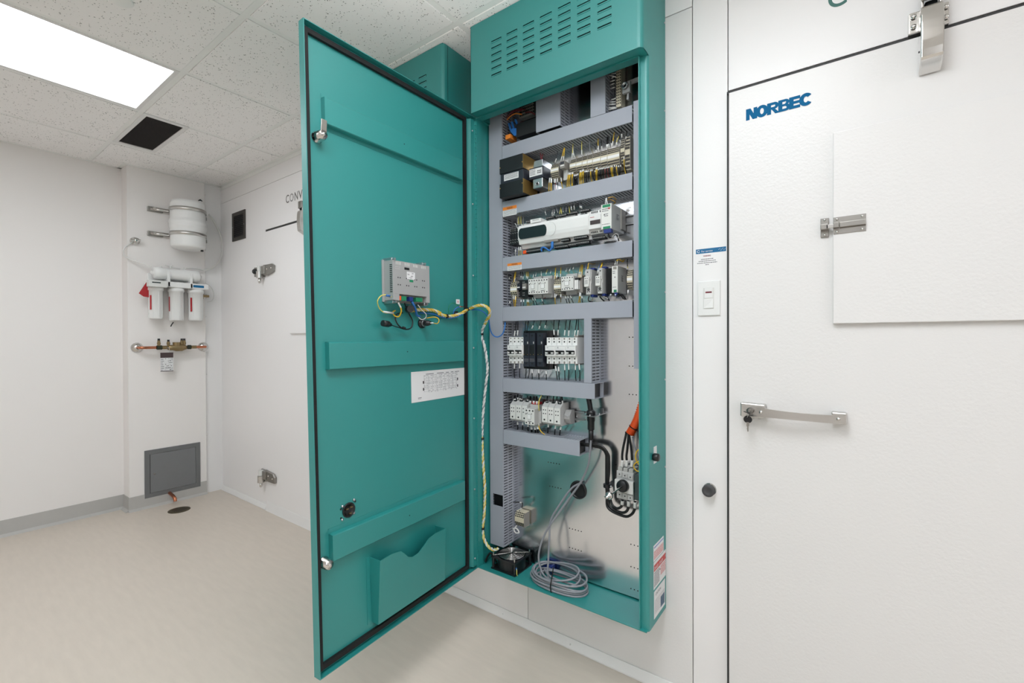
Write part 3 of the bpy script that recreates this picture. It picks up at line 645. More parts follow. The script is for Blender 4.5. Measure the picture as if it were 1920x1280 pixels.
# ================================================================== CONTROL CABINETS
YF = 1.377; YFACE = 1.390; YP = 1.527; YD = 1.456; CB = .286; CT = 2.078; CX0, CX1 = -1.2, -.5
SLOT_X = [-1.083 + .0727 * k for k in range(7)]; SLOT_Z = [2.189 + .0252 * k for k in range(6)]
def hood_mesh(x0=-1.186, x1=CX1, yf=1.34, z0=CT, z1=2.413):
    mb = MB(); r = .016; tk = .0015
    # front plate with louvre slots cut out
    xs = x0
    for sx in SLOT_X:
        mb.box(xs, sx, yf, yf + tk, z0, z1); z = z0
        for sz in SLOT_Z: mb.box(sx, sx + .048, yf, yf + tk, z, sz - .0030); z = sz + .0030
        mb.box(sx, sx + .048, yf, yf + tk, z, z1); xs = sx + .048
    mb.box(xs, x1 - r, yf, yf + tk, z0, z1)
    for sx in SLOT_X:      # pressed lower lips
        for sz in SLOT_Z: mb.hexa([(sx, yf - .0015, sz - .0060), (sx + .048, yf - .0015, sz - .0060), (sx + .048, yf + .001, sz - .0070), (sx, yf + .001, sz - .0070), (sx, yf - .0025, sz - .0030), (sx + .048, yf - .0025, sz - .0030), (sx + .048, yf + .001, sz - .0030), (sx, yf + .001, sz - .0030)])
    # rounded corner, side, left side, top, underside
    n = 6
    for k in range(n):
        a0, a1 = math.pi / 2 * k / n, math.pi / 2 * (k + 1) / n
        p = [(x1 - r + r * math.sin(a), yf + r - r * math.cos(a)) for a in (a0, a1)]
        b_ = len(mb.v); mb.v += [(p[0][0], p[0][1], z0), (p[1][0], p[1][1], z0), (p[1][0], p[1][1], z1), (p[0][0], p[0][1], z1)]; mb.face([b_, b_ + 1, b_ + 2, b_ + 3], 0, True)
    mb.box(x1 - tk, x1, yf + r, YW - .001, z0, z1); mb.box(x0, x0 + tk, yf, YW - .001, z0, z1); mb.box(x0, x1 - .004, yf + .001, YW - .001, z1 - tk, z1)
    arc_ = [(x1 - r + r * math.sin(math.pi / 2 * k / n), yf + r - r * math.cos(math.pi / 2 * k / n)) for k in range(n + 1)]
    mb.prism([(x0, YF + .014), (x0, yf + .0005)] + arc_ + [(x1, YF + .014)], lambda a, b2, d: (a, b2, d), z0, z0 + tk)
    return mb
def body_mesh():
    mb = MB(); tk = .0015; r = .011
    mb.box(CX0, CX0 + tk, YFACE, YW - .001, CB, CT)                       # left side
    mb.box(CX1 - tk, CX1, YFACE + r, YW - .001, CB - .004, CT)            # right side
    n = 6
    for k in range(n):
        a0, a1 = math.pi / 2 * k / n, math.pi / 2 * (k + 1) / n
        p = [(CX1 - r + r * math.sin(a), YFACE + r - r * math.cos(a)) for a in (a0, a1)]
        b_ = len(mb.v); mb.v += [(p[0][0], p[0][1], CB - .004), (p[1][0], p[1][1], CB - .004), (p[1][0], p[1][1], CT), (p[0][0], p[0][1], CT)]; mb.face([b_, b_ + 1, b_ + 2, b_ + 3], 0, True)
    mb.box(-.524, CX1 - r, YFACE, YFACE + tk, CB - .004, CT)              # right gutter face
    mb.box(-.5265, -.524, YF, YFACE + .03, CB, CT)                        # right lip
    mb.box(-1.191, -1.188, YF, 1.408, CB, CT); mb.box(CX0, -1.188, 1.407, 1.4085, CB, CT)   # left lip
    mb.box(-1.191, -.524, YF + .0012, 1.41, CT - .0025, CT - .0002).box(-1.191, -.524, YF - .001, YF + .0012, CT - .005, CT - .0004)   # top lip
    mb.box(CX0, CX1 - .003, YF, YW - .001, CB, CB + .003)                 # floor sheet
    mb.box(CX0, CX1 - .003, YW - .0025, YW - .001, CB, 2.40)              # back sheet
    mb.box(CX0, -1.1845, YF + .004, YW - .001, CT, CT + .0015)            # top left cap
    return mb
cab = thing('control_cabinet', (-.85, YW, CB), 'tall teal wall mounted control cabinet with its door standing open', 'cabinet')
body_mesh().build('enclosure', TEAL, cab)
hood_mesh().build('hood', TEAL, cab)
MB().box(-1.10, -.58, 1.358, 1.366, 2.165, 2.345).build('slot_shade_sheet', GASK, cab)  # added black sheet: stands in for the shade behind the louvre slots
screws(cab, [(CX1, 1.545, z) for z in (2.26, 1.965, 1.66, 1.355, 1.06, .765, .465)], (1, 0, 0), .0035)
MB().box(-1.168, -.535, YP, YP + .0025, CB + .009, 2.385).build('back_panel', GALV, cab)
mb = MB()
for (px, py, n, dx) in ((1028, 866, 5, 5), (1031, 911, 5, 5), (1068, 990, 5, 5), (1068, 1026, 5, 5), (1183, 1020, 3, 7), (1183, 1062, 3, 7), (1183, 1103, 3, 7), (1180, 632, 2, 7), (1180, 686, 3, 6), (1180, 739, 3, 6), (1155, 871, 1, 5), (1155.5, 938.5, 1, 5)):
    a = atY(px, py, YP)
    for k in range(n): mb.cyl((a.x + k * .0125, YP - .0005, a.z), (a.x + k * .0125, YP + .001, a.z), .0022, n=8)
mb.build('drilled_holes', BLACK, cab)
pg = atY(1084.5, 918, YP)
MB().lathe([(.026, 0), (.0335, 0), (.0345, .003), (.0325, .006), (.027, .005), (.026, -.001)], (pg.x, YP, pg.z), (0, -1, 0), 32).cyl((pg.x, YP - .001, pg.z), (pg.x, YP + .0005, pg.z), .027, n=28).build('cable_grommet', BLACK, cab)

# ---------------- the open door, slightly twisted like the real one
def dframe(z):
    t = (z - .289) / (2.078 - .289)
    hx = lerp(-1.190, -1.1945, t); dx, dy = lerp(.052, -.004, t), lerp(-.711, -.702, t); L = math.hypot(dx, dy)
    return Vector((hx, YF, 0)), Vector((dx / L, dy / L, 0)), Vector((-dy / L, dx / L, 0))
def D(u, wv, z):
    h, d, n = dframe(z); p = h + d * u + n * wv; return Vector((p.x, p.y, z))
def dpx(px, py, wv):
    z = 1.2; r = ray(px, py)
    for _ in range(12):
        h, d, n = dframe(z); h2 = h + n * wv; t = h2.dot(n) / r.dot(n); P = r * t + Vector((0, 0, H)); z = P.z
    h, d, n = dframe(z); return (P - h).dot(d), z
DW = .709; DZ0, DZ1 = .286, 2.079; WP = -.022
mb = MB(); N = 14
us = [.003 + (DW - .006) * i / 6 for i in range(7)]; zs = [DZ0 + (DZ1 - DZ0) * i / N for i in range(N + 1)]
for wv in (WP, WP - .003):
    b_ = len(mb.v)
    for z in zs:
        for u in us: mb.v.append((u, wv, z))
    for i in range(N):
        for j in range(6): a = b_ + i * 7 + j; mb.face([a, a + 1, a + 8, a + 7])
for (u0, u1, z0, z1) in ((0, .0022, DZ0, DZ1), (DW - .0022, DW, DZ0, DZ1), (0, DW, DZ0, DZ0 + .0022), (0, DW, DZ1 - .0022, DZ1)):
    for i in range(N):
        if z1 - z0 > 1: mb.box(u0, u1, WP - .003, 0, zs[i], zs[i + 1])
    if z1 - z0 < 1: mb.box(u0, u1, WP - .003, 0, z0, z1)
door = mb.build('door', TEAL, cab, fn=D)
mb = MB()
for i in range(N): mb.box(.002, .022, WP, -.003, lerp(DZ0 + .012, DZ1 - .012, i / N), lerp(DZ0 + .012, DZ1 - .012, (i + 1) / N)).hexa([(.022, WP, lerp(DZ0 + .012, DZ1 - .012, i / N)), (.033, WP, lerp(DZ0 + .012, DZ1 - .012, i / N)), (.025, -.003, lerp(DZ0 + .012, DZ1 - .012, i / N)), (.022, -.003, lerp(DZ0 + .012, DZ1 - .012, i / N)), (.022, WP, lerp(DZ0 + .012, DZ1 - .012, (i + 1) / N)), (.033, WP, lerp(DZ0 + .012, DZ1 - .012, (i + 1) / N)), (.025, -.003, lerp(DZ0 + .012, DZ1 - .012, (i + 1) / N)), (.022, -.003, lerp(DZ0 + .012, DZ1 - .012, (i + 1) / N))])
mb.build('hinge_strip', TEAL, door, fn=D)
mb = MB()
for i in range(100):
    z = DZ0 + .02 + i * .0176; mb.box(-.003, .0035, -.004, .0035, z, z + .0145)
mb.build('piano_hinge', TEAL, cab, fn=D)
mb = MB(); G0, G1 = .041, .053
for i in range(N):
    za, zb = lerp(DZ0 + .013, DZ1 - .013, i / N), lerp(DZ0 + .013, DZ1 - .013, (i + 1) / N)
    mb.box(G0, G1, WP, WP + .010, za, zb); mb.box(DW - .018, DW - .004, WP, WP + .012, za, zb)
for i in range(6):
    ua, ub = lerp(G0, DW - .004, i / 6), lerp(G0, DW - .004, (i + 1) / 6)
    mb.box(ua, ub, WP, WP + .010, DZ0 + .012, DZ0 + .026); mb.box(ua, ub, WP, WP + .010, DZ1 - .026, DZ1 - .012)
mb.build('gasket', GASK, door, fn=D)
screws(door, [tuple(D(.016, -.003, dpx(885, py, -.003)[1])) for py in (245, 382, 516, 652, 785, 919, 1050)], (1, 0, 0), .004)
def rail(tl, bl, tr, br, hole):
    wf = -.003
    (u1, z1), (u1b, z0), (u0, z1b), (u0b, z0b) = [dpx(q[0], q[1], wf) for q in (tl, bl, tr, br)]
    z1 = (z1 + z1b) / 2; z0 = (z0 + z0b) / 2; ua, ub = (u0 + u0b) / 2, (u1 + u1b) / 2
    c = .0022
    prof = [(WP, z0 - .011), (WP + .0016, z0 - .011), (WP + .0016, z0 - .001), (wf - c, z0), (wf, z0 + c), (wf, z1 - c), (wf - c, z1), (WP + .0016, z1 + .001), (WP + .0016, z1 + .014), (WP, z1 + .014)]
    mb = MB(); n = len(prof)
    for i in range(9): u_ = lerp(ua, ub, i / 8); mb.v += [(u_, q[0], q[1]) for q in prof]
    for i in range(8):
        for k in range(n): j = (k + 1) % n; mb.face([i * n + k, i * n + j, (i + 1) * n + j, (i + 1) * n + k])
    mb.box(ub - .0005, ub, WP, wf, z0, z1).box(ua, ua + .0005, WP, wf, z0, z1)
    mb.build('stiffener', TEAL, door, fn=D)
    u, z = dpx(hole[0], hole[1], wf); MB().cyl((u, wf - .0005, z), (u, wf + .0004, z), .002, n=8).build('hole', BLACK, door, fn=D)
rail((609, 178.5), (609, 229.8), (866.8, 301.5), (866.8, 337.4), (758, 270))
rail((617, 641.5), (617.8, 692.5), (869.7, 639.3), (870.6, 677), (764, 659))
rail((623.6, 1002.9), (625, 1049.8), (872, 902), (872, 939.4), (768, 966))
# document pocket
wt, wb = .028, .006
uL, zL = dpx(713.2, 1051.3, wt); uR, zR = dpx(835.7, 990.3, wt); uBL, zB = dpx(709.8, 1171, wb); uBR, _ = dpx(834, 1087, wb)
pc = [(713.2, 1051.3), (735, 1038), (752, 1033), (760, 1038), (767, 1044), (776, 1044.5), (787, 1037), (797, 1022), (805, 1009), (815, 1001), (835.7, 990.3)]
top = [dpx(a, b_, wt) for a, b_ in pc]
mb = MB(); b_ = len(mb.v)
for (u, z) in top:
    ub_ = lerp(uBL, uBR, (uL - u) / (uL - uR)); k = lambda zz: wb + (wt - wb) * (zz - zB) / (zL - zB)
    mb.v += [(u, k(z), z), (ub_, wb, zB), (u, k(z) - .0016, z), (ub_, wb - .0016, zB)]
for i in range(len(top) - 1):
    a = b_ + 4 * i; mb.face([a, a + 4, a + 5, a + 1]); mb.face([a + 2, a + 3, a + 7, a + 6]); mb.face([a, a + 2, a + 6, a + 4])
for (u, ub_, ut) in ((uL, uBL, zL), (uR, uBR, zR)):
    mb.hexa([(ub_ - .001, WP, zB), (ub_ + .001, WP, zB), (ub_ + .001, wb, zB), (ub_ - .001, wb, zB), (u - .001, WP, ut), (u + .001, WP, ut), (u + .001, wt, ut), (u - .001, wt, ut)])
    mb.box(u - .012 if u == uR else u, u if u == uR else u + .012, WP, WP + .0015, zB, ut)
mb.hexa([(uBR, WP, zB), (uBL, WP, zB), (uBL, wb, zB), (uBR, wb, zB), (uBR, WP, zB + .0015), (uBL, WP, zB + .0015), (uBL, wb, zB + .0015), (uBR, wb, zB + .0015)])
mb.build('document_pocket', TEAL, door, fn=D)
# locks
def nrm(z): h, d, n = dframe(z); return n, d
for k, (bx, by, L, cam_) in enumerate(((593.5, 258, .036, True), (606, 1054, .030, False))):
    u, z = dpx(bx, by, WP); n, d = nrm(z); P = D(u, WP, z)
    mb = MB().lathe([(.0165, 0), (.0165, .003), (.0145, .004), (.0145, L * .75), (.012, L * .8), (.012, L), (.005, L), (.005, L + .004), (.001, L + .004)], P, n, 20)
    mb.build('lock', CHROME, door)
    if cam_:
        mb = MB(); q = P + n * (L - .003); mb.hexa([tuple(q + d * a + n * c_ + Vector((0, 0, e))) for a, c_, e in ((-.009, 0, -.006), (.009, 0, -.006), (.009, .003, -.006), (-.009, .003, -.006), (-.011, 0, .042), (.007, 0, .042), (.007, .003, .042), (-.011, .003, .042))])
        mb.build('lock_cam', CHROME, door, bev=.001)
# receptacle on the door
u, z = dpx(653.5, 955.5, WP); n, d = nrm(z); P = D(u, WP, z)
t = thing('round_receptacle', P, 'round black receptacle with four screws low on the open cabinet door', 'receptacle')
MB().lathe([(.0215, -.001), (.0215, .003), (.018, .0035), (.018, .001), (.001, .001)], P, n, 28).build('housing', BLACK, t)
for a in (.5, 2.4, 4.3): q = P + d * .009 * math.cos(a) + Vector((0, 0, .011 * math.sin(a))); MB().hexa([tuple(q + d * i * .004 + Vector((0, 0, j * .0015)) + n * k) for k in (.001, .006) for i, j in ((-1, -1), (1, -1), (1, 1), (-1, 1))]).build('contact', BRONZE, t)
screws(t, [tuple(P + d * a + Vector((0, 0, b2))) for a, b2 in ((.021, .017), (-.019, .024), (.022, -.022), (-.018, -.015))], n, .0045, ZINC)
for a, b2 in ((.026, .008), (-.023, .018), (.026, -.018), (-.022, -.006)): pass
MB().cyl(tuple(P + d * .026 + Vector((0, 0, .010))), tuple(P + d * .026 + Vector((0, 0, .010)) + n * .001), .003, n=10).cyl(tuple(P + d * -.023 + Vector((0, 0, .018))), tuple(P + d * -.023 + Vector((0, 0, .018)) + n * .001), .003, n=10).cyl(tuple(P + d * .026 + Vector((0, 0, -.016))), tuple(P + d * .026 + Vector((0, 0, -.016)) + n * .001), .003, n=10).build('mounting_holes', BLACK, t)
# chart
t = thing('wiring_chart', D(.15, WP, 1.08), 'white printed paper chart stuck on the inside of the open cabinet door', 'paper')
ch = [dpx(*q, WP + .001) for q in ((770.7, 697.6), (870.4, 688.9), (871, 739.8), (771.9, 755.4))]
ua, ub = (ch[1][0] + ch[2][0]) / 2, (ch[0][0] + ch[3][0]) / 2; za, zb = (ch[2][1] + ch[3][1]) / 2, (ch[0][1] + ch[1][1]) / 2
mb = MB()
for i in range(4): mb.box(lerp(ua, ub, i / 4), lerp(ua, ub, (i + 1) / 4), WP + .0004, WP + .001, za, zb)
mb.build('sheet', PAPER, t, fn=D)
mb = MB(); rnd = random.Random(11); W_ = ub - ua; H_ = zb - za
def cell(fx, fy, fw_, fh): mb.box(ub - fx * W_, ub - (fx + fw_) * W_, WP + .001, WP + .0013, zb - fy * H_, zb - (fy + fh) * H_)
for c_ in range(17):
    for r_ in range(11):
        if rnd.random() < .72: cell(.22 + c_ * .038, .16 + r_ * .055, rnd.uniform(.012, .03), .012)
    if c_ % 2 == 0: cell(.215 + c_ * .038, .14, .0015, .56)
for k in range(7): cell(.22, .15 + k * .09, .64, .003)
for fx, fw_ in ((.25, .14), (.45, .13), (.62, .06), (.72, .05), (.80, .09)): cell(fx, .10, fw_, .022)
cell(.11, .86, .06, .02); cell(.11, .90, .05, .012)
mb.build('print', INK, t, fn=D)
mb = MB(); cell(.195, .33, .02, .09); cell(.195, .56, .02, .09); cell(.845, .34, .02, .09); cell(.845, .58, .02, .09)
mb.build('bold_print', DINK, t, fn=D)

# ---------------- operator display back on the door
def solvew(front, back):       # depth of a face whose back edge meets the door pan
    ut, _ = dpx(*back, WP); lo, hi = WP, .12
    for _i in range(40):
        m_ = (lo + hi) / 2
        if dpx(*front, m_)[0] > ut: hi = m_
        else: lo = m_
    return lo
wf = solvew((736.5, 520), (718, 520)); wf = min(max(wf, .01), .06)
cn = [dpx(*q, wf) for q in ((736, 489), (805.6, 497), (805.6, 567.5), (737.5, 562.5))]
ua, ub = (cn[1][0] + cn[2][0]) / 2, (cn[0][0] + cn[3][0]) / 2; zb_, zt_ = (cn[2][1] + cn[3][1]) / 2, (cn[0][1] + cn[1][1]) / 2
t = thing('display_unit', D((ua + ub) / 2, WP, zb_), 'grey back of an operator display mounted on the open cabinet door', 'display')
W_ = ub - ua; H_ = zt_ - zb_
mb = MB().box(ua, ub, WP + .005, wf, zb_ + .16 * H_, zt_).box(ua, ua + .10 * W_, wf - .018, wf, zb_, zb_ + .16 * H_).box(ub - .16 * W_, ub, wf - .018, wf, zb_, zb_ + .16 * H_).box(ua, ub, WP + .005, wf - .018, zb_, zb_ + .16 * H_)
mb.box(ua - .002, ub + .006, WP, WP + .005, zb_ - .004, zt_ + .004)
mb.build('casing', HGREY, t, bev=.0008, fn=D)
mb = MB()
for k in range(15): z = zb_ + .20 * H_ + k * .048 * H_; mb.box(ub - .0002, ub + .0006, wf - .014, wf - .003, z, z + .022 * H_)
for fx in (.12, .34, .56, .78):
    for fy in (.42, .60):
        for dx in (0, .055): mb.box(ub - (fx + dx) * W_, ub - (fx + dx + .022) * W_, wf - .001, wf + .0004, zt_ - fy * H_ - .018 * H_, zt_ - fy * H_ + .012 * H_)
mb.box(ub - .30 * W_, ub - .43 * W_, wf - .001, wf + .0004, zt_ - .20 * H_, zt_ - .14 * H_)
tag(mb.build('vent_slots', BLACK, t, fn=D), kind='stuff')
mb = MB()
for fx in (.08, .31, .54, .76):
    for k in range(4): mb.box(ub - (fx + k * .036) * W_, ub - (fx + k * .036 + .010) * W_, wf - .001, wf + .0008, zt_ - .10 * H_, zt_ - .003)
mb.box(ub - .06 * W_, ub - .19 * W_, wf - .001, wf + .0006, zt_ - .16 * H_, zt_ - .155 * H_).box(ub - .06 * W_, ub - .19 * W_, wf - .001, wf + .0006, zt_ - .205 * H_, zt_ - .20 * H_)
mb.build('fins', PALE, t, fn=D)
MB().box(ub - .36 * W_, ub - .58 * W_, wf, wf + .0004, zt_ - .43 * H_, zt_ - .24 * H_).build('rating_label', PAPER, t, fn=D)
mb = MB(); rnd = random.Random(2)
for k in range(9): a = rnd.uniform(.37, .5); mb.box(ub - a * W_, ub - (a + .05) * W_, wf + .0004, wf + .0007, zt_ - (.26 + k * .018) * H_ - .001, zt_ - (.26 + k * .018) * H_)
mb.build('label_print', INK, t, fn=D)
MB().box(ub - .43 * W_, ub - .53 * W_, wf, wf + .0004, zt_ - .50 * H_, zt_ - .44 * H_).build('green_label', GREEN, t, fn=D)
for fx, fy in ((.04, 1.03), (.86, 1.04), (.05, -.04), (.9, -.04)):
    u = ub - fx * W_; z = zb_ + fy * H_; mb = MB().box(u - .006, u + .006, WP, wf - .006, z - .005, z + .005); mb.cyl((u, wf - .012, z), (u, wf + .004, z), .004, n=10); mb.build('mounting_clamp', ZINC, t, bev=.0008, fn=D)
for f0, f1, m_, nm in ((.13, .22, ORG, 'orange_plug'), (.23, .36, GREEN, 'green_plug'), (.44, .54, DBLU, 'network_plug'), (.62, .80, GREEN, 'green_plug')):
    MB().box(ub - f0 * W_, ub - f1 * W_, wf - .018, wf - .003, zb_ + .01 * H_, zb_ + .12 * H_).build(nm, m_, t, bev=.0006, fn=D)

# wires built in world space through photo-measured points on known depths
def W(parent, pts, r, m, name='wire', sub=6, marks=None, mm=None, n=6):
    mb = MB().tube(pts, r, n, sub=sub); o = mb.build(name, m, parent)
    if marks:
        for a, b2 in marks:
            P = mb.path; L = len(P) - 1; i0, i1 = int(a * L), max(int(a * L) + 1, int(b2 * L)); MB().tube(P[i0:i1 + 1], r * 1.3, n, sub=1).build('wire_marker', mm or PALE, o)
    return o
def dp(px, py, wv): u, z = dpx(px, py, wv); return tuple(D(u, wv, z))
kk = lambda x, y: (700 + x / 8, 470 + y / 8)
g1 = lambda x, y, wv: dp(*kk(x, y), wv)
W(t, [g1(270, 690, wf), g1(190, 660, wf), g1(110, 680, wf - .01), g1(62, 760, .01), g1(90, 860, -.005), g1(160, 925, -.01), g1(240, 935, -.012)], .0018, LYEL, 'ground_wire')
MB().tube([g1(250, 680, wf + .001), g1(190, 668, wf + .001)], .0035, 8, sub=1).build('blue_lug', BLU, t)
MB().tube([g1(145, 915, -.01), g1(300, 935, -.012)], .0035, 8).build('wire_marker', PALE, t)
W(t, [g1(375, 770, wf - .01), g1(400, 830, wf - .01), g1(420, 900, wf - .012), g1(385, 985, 0), g1(320, 975, -.01), g1(295, 920, -.012), g1(330, 895, -.012)], .0024, YEL, 'yellow_wire')
W(t, [g1(372, 772, wf - .009), g1(392, 815, wf - .009), g1(412, 850, wf - .010)], .0028, WWIRE, 'wire_marker')
W(t, [g1(575, 760, wf - .008), g1(610, 820, wf - .01), g1(640, 900, 0), g1(650, 960, -.008), g1(700, 985, -.012)], .0042, BLU, 'network_cable')
W(t, [g1(668, 810, wf - .01), g1(720, 880, wf - .015), g1(790, 950, 0), g1(780, 1010, -.005), g1(720, 1030, -.008), g1(670, 985, -.012)], .0016, WWIRE, 'white_wire')
W(t, [g1(470, 790, wf - .012), g1(500, 870, 0), g1(540, 950, -.01), g1(590, 1060, -.01), g1(560, 1160, -.008), g1(470, 1175, -.006), g1(380, 1120, -.006), g1(330, 1020, -.01), g1(360, 950, -.012), g1(440, 930, -.014)], .0024, BWIRE, 'black_cable')
W(t, [g1(470, 1180, -.006), g1(380, 1150, -.004), g1(300, 1125, 0), g1(250, 1110, .004)], .0018, BWIRE, 'black_cable')
o = MB().tube([g1(262, 1110, .004), g1(225, 1100, .006)], .006, 8, sub=1).tube([g1(230, 1100, .006), g1(140, 1085, .008)], .010, 8, sub=1).build('plug', BLACK, t)
MB().tube([g1(440, 1150, -.004), g1(480, 1160, -.004)], .004, 8, sub=1).build('cable_tie', BLACK, t)
MB().cyl(g1(520, 880, WP), g1(560, 870, wf * .5), .012, n=14).build('cable_base', BLACK, t)
# push button body
u, z = dpx(790, 606, WP); n, d = nrm(z); P = D(u, WP, z)
t = thing('push_button', P, 'black back of a push button below the display on the cabinet door', 'button')
MB().lathe([(.017, 0), (.017, .006), (.011, .007), (.011, .012)], P, n, 22).lathe([(.0105, .017), (.0095, .035), (.007, .036), (.007, .044), (.001, .044)], P, n, 18).build('body', BLACK, t)
MB().lathe([(.0115, .012), (.0115, .017)], P, n, 18).build('nut', ZINC, t)
Q = P + n * .044
W(t, [tuple(Q), tuple(Q + n * .012), g1(960, 1090, .015), g1(985, 1040, .01), g1(950, 1000, 0), g1(880, 995, -.01), g1(800, 1010, -.014)], .0018, YEL, 'yellow_wire', marks=[(.0, .2)])
# wire harness from the door into the cabinet
h2 = lambda x, y: (810 + x / 10.667, 550 + y / 10.667)
HP = [dp(*kk(560, 900), -.010), dp(*kk(700, 885), -.010), dp(*kk(800, 885), -.010), dp(*kk(900, 895), -.010), dp(*kk(1000, 935), -.010), dp(*h2(150, 410), -.008), dp(*h2(290, 455), -.008), dp(*h2(420, 450), -.008), dp(*h2(560, 410), .000), dp(*h2(640, 368), .010)]
def cp(x, y, Y): return tuple(atY(*h2(x, y), Y))
HP += [cp(720, 318, 1.348), cp(900, 245, 1.340), cp(1060, 250, 1.35), cp(1150, 340, 1.36), cp(1140, 450, 1.372), cp(1090, 540, 1.385), cp(1020, 690, 1.40), cp(990, 810, 1.405), cp(1010, 930, 1.405), cp(1060, 1100, 1.405)]
HP += [tuple(atY(a, b2, 1.405)) for a, b2 in ((914, 690), (911, 720), (906, 770), (904, 822), (906, 870), (909, 915), (908, 960), (905, 990), (907, 1008), (914, 1022), (924, 1030), (934, 1028))]
t = thing('wire_harness', HP[8], 'twisted yellow white and blue wire harness running from the door down the cabinet side', 'harness')
mbs = [MB().tube(HP, .0036, 8, sub=5)]
core = mbs[0].path; mbs[0].build('core_wires', WWIRE, t)
def helix(path, R, turns_per_m, ph, i0=0, i1=None):
    out = []; s_ = 0; a = None; i1 = len(path) if i1 is None else i1
    for i in range(i0, i1):
        p = path[i]; d_ = (path[min(i + 1, len(path) - 1)] - path[max(i - 1, 0)]).normalized()
        a = d_.orthogonal().normalized() if a is None else (a - d_ * a.dot(d_)).normalized(); c_ = d_.cross(a)
        if i > i0: s_ += (p - path[i - 1]).length
        an = ph + s_ * turns_per_m * 2 * math.pi; out.append(tuple(p + (a * math.cos(an) + c_ * math.sin(an)) * R))
    return out
fine = MB().tube(core, .001, 4, sub=3).path; nF = len(fine); cut = int(nF * .50)
for ph, m_, i0, i1 in ((0, YEL, 0, cut), (1.6, LYEL, 0, cut), (3.1, WWIRE, 0, cut), (4.6, YEL, 0, cut), (0, WWIRE, cut, int(nF * .74)), (2, GWIRE, cut, int(nF * .74)), (4, WWIRE, cut, int(nF * .74)), (0, LYEL, int(nF * .74), nF), (2, WWIRE, int(nF * .74), nF), (4.2, YEL, int(nF * .74), nF)):
    MB().tube(helix(fine, .0042, 22, ph, i0, i1), .0021, 6, sub=1).build('wire', m_, t)
B = [dp(*kk(700, 930), -.016), dp(*kk(900, 950), -.014), dp(*kk(1000, 990), -.012), dp(*h2(150, 460), -.012), dp(*h2(290, 490), -.010), dp(*h2(430, 485), -.008), dp(*h2(560, 440), .002), dp(*h2(640, 395), .010), cp(720, 350, 1.352), cp(880, 320, 1.35), cp(1020, 360, 1.36), cp(1100, 440, 1.375), cp(1140, 560, 1.39), cp(1160, 700, 1.41), cp(1210, 820, 1.43), cp(1300, 870, 1.44), cp(1400, 820, 1.445), cp(1450, 700, 1.445), cp(1465, 570, 1.465)]
MB().tube(B, .0026, 8).build('blue_cable', BLU, t)
for a, b2, Y in ((290, 455, None), (730, 325, 1.35)):
    P0 = Vector(dp(*h2(a, b2 + 8), -.008)) if Y is None else Vector(cp(a, b2, Y)); i = min(range(len(core)), key=lambda k: (core[k] - P0).length); d_ = (core[i + 1] - core[i - 1]).normalized() * .003
    MB().cyl(tuple(core[i] - d_), tuple(core[i] + d_), .0085, n=12).build('cable_tie', BLACK, t)
for px_, py_ in ((904, 626), (903.5, 822), (904.5, 990)):
    P0 = atY(px_, py_, 1.403); i = min(range(len(core)), key=lambda k: (core[k] - P0).length); d_ = (core[i + 1] - core[i - 1]).normalized() * .004
    o = MB().cyl(tuple(core[i] - d_), tuple(core[i] + d_), .0085, n=12).box(core[i].x - .014, core[i].x - .006, core[i].y - .004, core[i].y + .006, core[i].z - .004, core[i].z + .004).build('cable_clip', BLACK, t)
    screws(o, [(core[i].x - .012, core[i].y - .004, core[i].z)], (0, -1, 0), .0035)
# little ground pigtail with a paper flag
t = thing('ground_pigtail', dp(*h2(470, 400), WP), 'small loop of wire with a white printed flag beside the door harness', 'wire')
W(t, [dp(*h2(335, 420), -.014), dp(*h2(330, 300), -.006), dp(*h2(370, 215), 0), dp(*h2(440, 195), .002), dp(*h2(540, 250), .002)], .0013, GREEN)
W(t, [dp(*h2(420, 430), -.014), dp(*h2(440, 350), -.006), dp(*h2(490, 290), 0), dp(*h2(560, 265), .002)], .0022, BLU)
MB().tube([dp(*h2(545, 262), .002), dp(*h2(630, 265), .002)], .0022, 6, sub=1).build('lug', COPPER, t)
MB().tube([dp(*h2(440, 410), WP), dp(*h2(520, 400), WP + .01)], .010, 10, sub=1).build('mount', BLACK, t)
a = dpx(*h2(480, 115), 0); b2 = dpx(*h2(552, 215), 0)
o = MB().box(a[0], b2[0], 0, .0006, b2[1], a[1]).build('flag', PAPER, t, fn=D)
MB().box(lerp(a[0], b2[0], .4), lerp(a[0], b2[0], .6), .0006, .0009, lerp(b2[1], a[1], .3), lerp(b2[1], a[1], .7)).build('flag_print', REDP, o, fn=D)

# ---------------- items on the cabinet's side
t = thing('side_knob', (CX1, 1.46, .84), 'round black knob on a white strip on the right side of the open cabinet', 'knob')
a = atX(1225.5, 838, CX1); b2 = atX(1231, 866, CX1); kc = atX(1230, 857, CX1 + .01)
MB().box(CX1, CX1 + .0008, a.y, b2.y, b2.z, a.z).build('strip', PAPER, t)
MB().lathe([(.010, 0), (.0125, .004), (.0125, .016), (.010, .019), (.002, .019)], (CX1 + .001, kc.y, kc.z), (1, 0, 0), 24).build('knob', BLACK, t)
def side_label(name, lab, c0, c1, c2, build):
    ya = c0.y; yb = c1.y; z0 = (c2.z + c2.z) / 2; t = thing(name, (CX1, ya, z0), lab, 'label')
    MB().box(CX1 + .0002, CX1 + .001, ya, yb, c2.z, c0.z).build('sheet', PAPER, t); build(t, ya, yb, c2.z, c0.z); return t
ku = lambda x, y: atX(1215 + x / 8, 1000 + y / 8, CX1)
